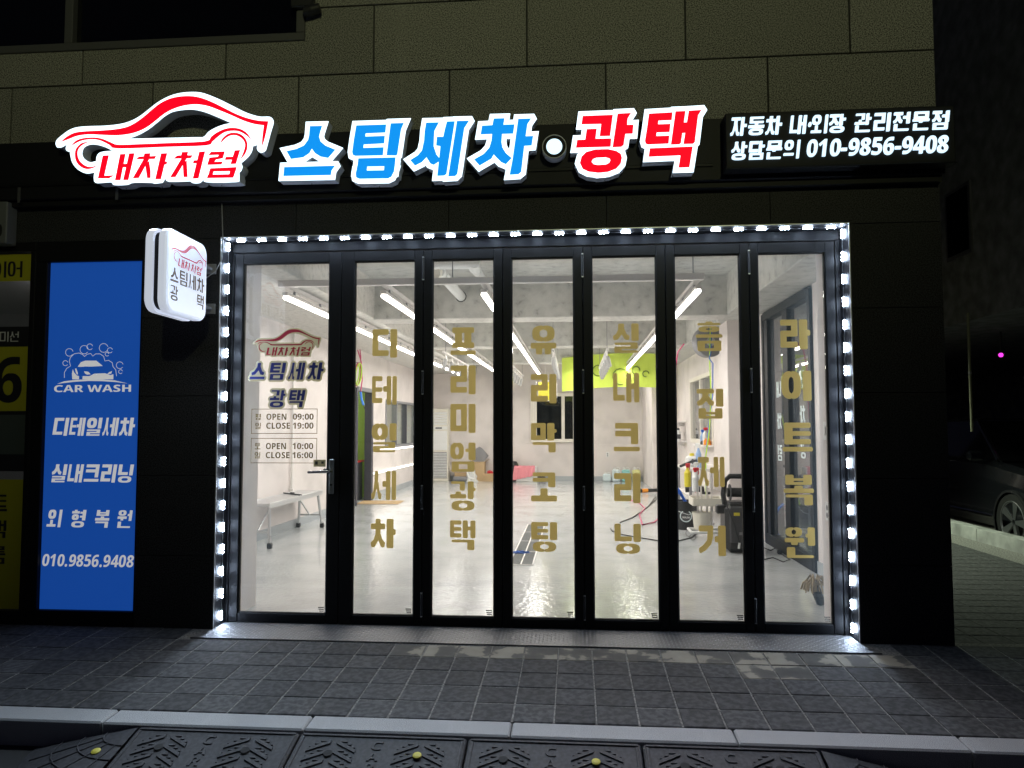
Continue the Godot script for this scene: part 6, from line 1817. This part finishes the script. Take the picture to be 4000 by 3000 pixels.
# ---------------------------------------------------------------- alley beside the shop
func alley() -> void:
	var t := thing("low_wall", "low pale concrete wall between the alley and the parked car", "wall", Vector3(4.98, -0.1, 0))
	for k in 6:
		part("wall_block", mb().span(0.0, 0.14, -0.1, 0.23, -14.0 + k * 2.4, -14.0 + k * 2.4 + 2.396, 0.006), M.low_wall, t)
	t = thing("alley_kerb", "flat pale kerb strip along the foot of the low wall", "kerb", Vector3(4.72, -0.1, 0))
	for k in 14:
		part("kerb_stone", mb().span(0.0, 0.2, -0.1, 0.075, -14.0 + k * 1.03, -14.0 + k * 1.03 + 1.026, 0.008), M.kerb_granite, t)
	t = thing("wall_lamp", "round wall lamp on the side of the shop over the alley", "lamp", Vector3(2.612, 2.75, -5.6))
	part("back_plate", mb().lathe([[0.0, 0.0], [0.11, 0.0], [0.11, 0.03], [0.09, 0.035]], 20, Transform3D(Basis(Vector3.BACK, -PI / 2), Vector3.ZERO)), M.mid_grey, t)
	part("lamp_globe", mb().lathe([[0.09, 0.03], [0.085, 0.06], [0.05, 0.09], [0.0, 0.1]], 20, Transform3D(Basis(Vector3.BACK, -PI / 2), Vector3.ZERO)), M.street_glow, t)
	part("hood", mb().span(0.0, 0.2, 0.12, 0.14, -0.13, 0.13, 0.006), M.mid_grey, t)
	var wl := SpotLight3D.new()
	wl.name = "wall_lamp_light"
	wl.light_energy = 15.0; wl.light_color = Color(0.93, 1.0, 0.88); wl.light_size = 0.08; wl.spot_range = 20.0; wl.spot_angle = 48.0; wl.shadow_enabled = true
	t.add_child(wl)
	wl.look_at_from_position(t.position + Vector3(0.2, 0, 0), Vector3(4.1, -0.1, -3.7), Vector3.UP)
	t = thing("drain_pipe", "thin drain pipe coming down from the raised building", "pipe", Vector3(5.12, 0, -4.7))
	part("pipe", mb().tube([Vector3(0, 1.25, 0), Vector3(0, 2.7, 0)], 0.016, 10), M.olive_pipe, t)
	part("clamp", mb().tube([Vector3(0, 1.95, 0), Vector3(0, 1.98, 0)], 0.02, 10), M.mid_grey, t)
	t = thing("alley_camera", "small security camera with a pink night light under the raised building", "camera", Vector3(6.2, 2.62, -6.0))
	part("camera_arm", mb().tube([Vector3(0, 0, 0), Vector3(0, -0.25, 0)], 0.015, 8), M.black_plastic, t)
	part("camera_body", mb().tube([Vector3(0.1, -0.3, -0.05), Vector3(-0.05, -0.33, 0.08)], 0.045, 12), M.black_plastic, t)
	part("camera_led", mb().tube([Vector3(-0.05, -0.33, 0.08), Vector3(-0.055, -0.331, 0.085)], 0.03, 12), M.camera_led, t)
	# parked car, front towards the street
	t = thing("parked_car", "black parked car with spoked alloy wheels behind the low wall", "car", Vector3(6.55, -0.19, -6.2))
	var W := 0.92
	var prof := [[2.25, 0.34, 0.60, 0.70], [2.15, 0.26, 0.78, 0.84], [1.85, 0.24, 0.93, 0.90], [1.0, 0.22, 1.04, 0.92], [0.75, 0.22, 1.07, 0.92], [0.0, 0.22, 1.08, 0.92], [-1.2, 0.22, 1.08, 0.92], [-1.9, 0.26, 1.08, 0.9], [-2.25, 0.34, 0.98, 0.84], [-2.32, 0.4, 0.7, 0.76]]
	var body := mb()
	var sec := []
	for p in prof:
		var lo: float = p[1]; var hi: float = p[2]; var w: float = p[3]
		sec.append([Vector3(-w * 0.9, lo, p[0]), Vector3(-w, lo + 0.12, p[0]), Vector3(-w, hi - 0.22, p[0]), Vector3(-w * 0.97, hi - 0.06, p[0]), Vector3(-w * 0.86, hi, p[0]), Vector3(w * 0.86, hi, p[0]), Vector3(w * 0.97, hi - 0.06, p[0]), Vector3(w, hi - 0.22, p[0]), Vector3(w, lo + 0.12, p[0]), Vector3(w * 0.9, lo, p[0])])
	for i in sec.size() - 1:
		for j in 10:
			var j2 := (j + 1) % 10
			body.quad(sec[i][j], sec[i + 1][j], sec[i + 1][j2], sec[i][j2])
	for e in [0, sec.size() - 1]:
		for j in range(1, 9):
			if e == 0: body.tri(sec[e][0], sec[e][j], sec[e][j + 1])
			else: body.tri(sec[e][0], sec[e][j + 1], sec[e][j])
	part("body", body, M.car_paint, t)
	var cab := mb()
	var a := [Vector3(-0.8, 1.06, 0.95), Vector3(0.8, 1.06, 0.95), Vector3(0.8, 1.06, -1.75), Vector3(-0.8, 1.06, -1.75)]
	var b := [Vector3(-0.62, 1.58, 0.1), Vector3(0.62, 1.58, 0.1), Vector3(0.62, 1.56, -1.2), Vector3(-0.62, 1.56, -1.2)]
	for i in 4:
		var i2 := (i + 1) % 4
		cab.quad(a[i], a[i2], b[i2], b[i])
	part("cabin_glass", cab, M.car_glass, t)
	part("roof", mb().bbox(Vector3(0, 1.585, -0.55), Vector3(1.26, 0.06, 1.34), 0.025), M.car_paint, t)
	for z in [0.1, -1.2]:
		part("pillar", mb().tube([Vector3(-0.63, 1.57, z), Vector3(-0.81, 1.07, z + (0.8 if z > 0 else -0.5))], 0.03, 6), M.car_paint, t)
	part("side_mirror", mb().bbox(Vector3(-1.0, 1.12, 0.7), Vector3(0.2, 0.13, 0.1), 0.03), M.car_paint, t)
	part("door_handle", mb().bbox(Vector3(-0.935, 0.9, -0.35), Vector3(0.025, 0.03, 0.2), 0.008), M.chrome, t)
	part("headlight", mb().bbox(Vector3(-0.72, 0.76, 2.06), Vector3(0.34, 0.13, 0.24), 0.04), M.lamp_glass, t)
	part("headlight", mb().bbox(Vector3(0.72, 0.76, 2.06), Vector3(0.34, 0.13, 0.24), 0.04), M.lamp_glass, t)
	part("sill_trim", mb().bbox(Vector3(-0.925, 0.36, 0.0), Vector3(0.03, 0.05, 1.9), 0.01), M.chrome, t)
	part("number_plate", mb().box(Vector3(0, 0.45, 2.27), Vector3(0.5, 0.11, 0.01)), M.white_plastic, t)
	for z in [1.36, -1.4]:
		for sx in [-1.0, 1.0]:
			var o := Vector3(sx * 0.83, 0.34, z)
			var bs := Basis(Vector3.BACK, PI / 2)
			var wh := part("wheel", mb().lathe([[0.24, -0.1], [0.33, -0.105], [0.345, -0.07], [0.345, 0.07], [0.33, 0.105], [0.24, 0.1]], 28, Transform3D(bs, o)), M.tyre, t)
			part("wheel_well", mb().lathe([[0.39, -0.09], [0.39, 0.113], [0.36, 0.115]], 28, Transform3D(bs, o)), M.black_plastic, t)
			part("rim_dish", mb().lathe([[0.0, -0.02], [0.24, -0.02]], 24, Transform3D(bs, o)), M.black_plastic, wh)
			for k in 5:
				var an := TAU * k / 5.0 + 0.3
				var d := Vector3(0, cos(an), sin(an))
				var q := Vector3(0, -sin(an), cos(an))
				part("spoke", mb().quad_strip([o + Vector3(sx * 0.085, 0, 0) + d * 0.03 - q * 0.02, o + Vector3(sx * 0.085, 0, 0) + d * 0.03 + q * 0.02, o + Vector3(sx * 0.1, 0, 0) + d * 0.235 + q * 0.05, o + Vector3(sx * 0.1, 0, 0) + d * 0.235 - q * 0.05], Vector3(sx * -0.03, 0, 0)), M.rim, wh)
			part("rim_ring", mb().lathe([[0.235, 0.09], [0.25, 0.105], [0.262, 0.1]] if sx < 0 else [[0.262, -0.1], [0.25, -0.105], [0.235, -0.09]], 28, Transform3D(bs, o)), M.rim, wh)
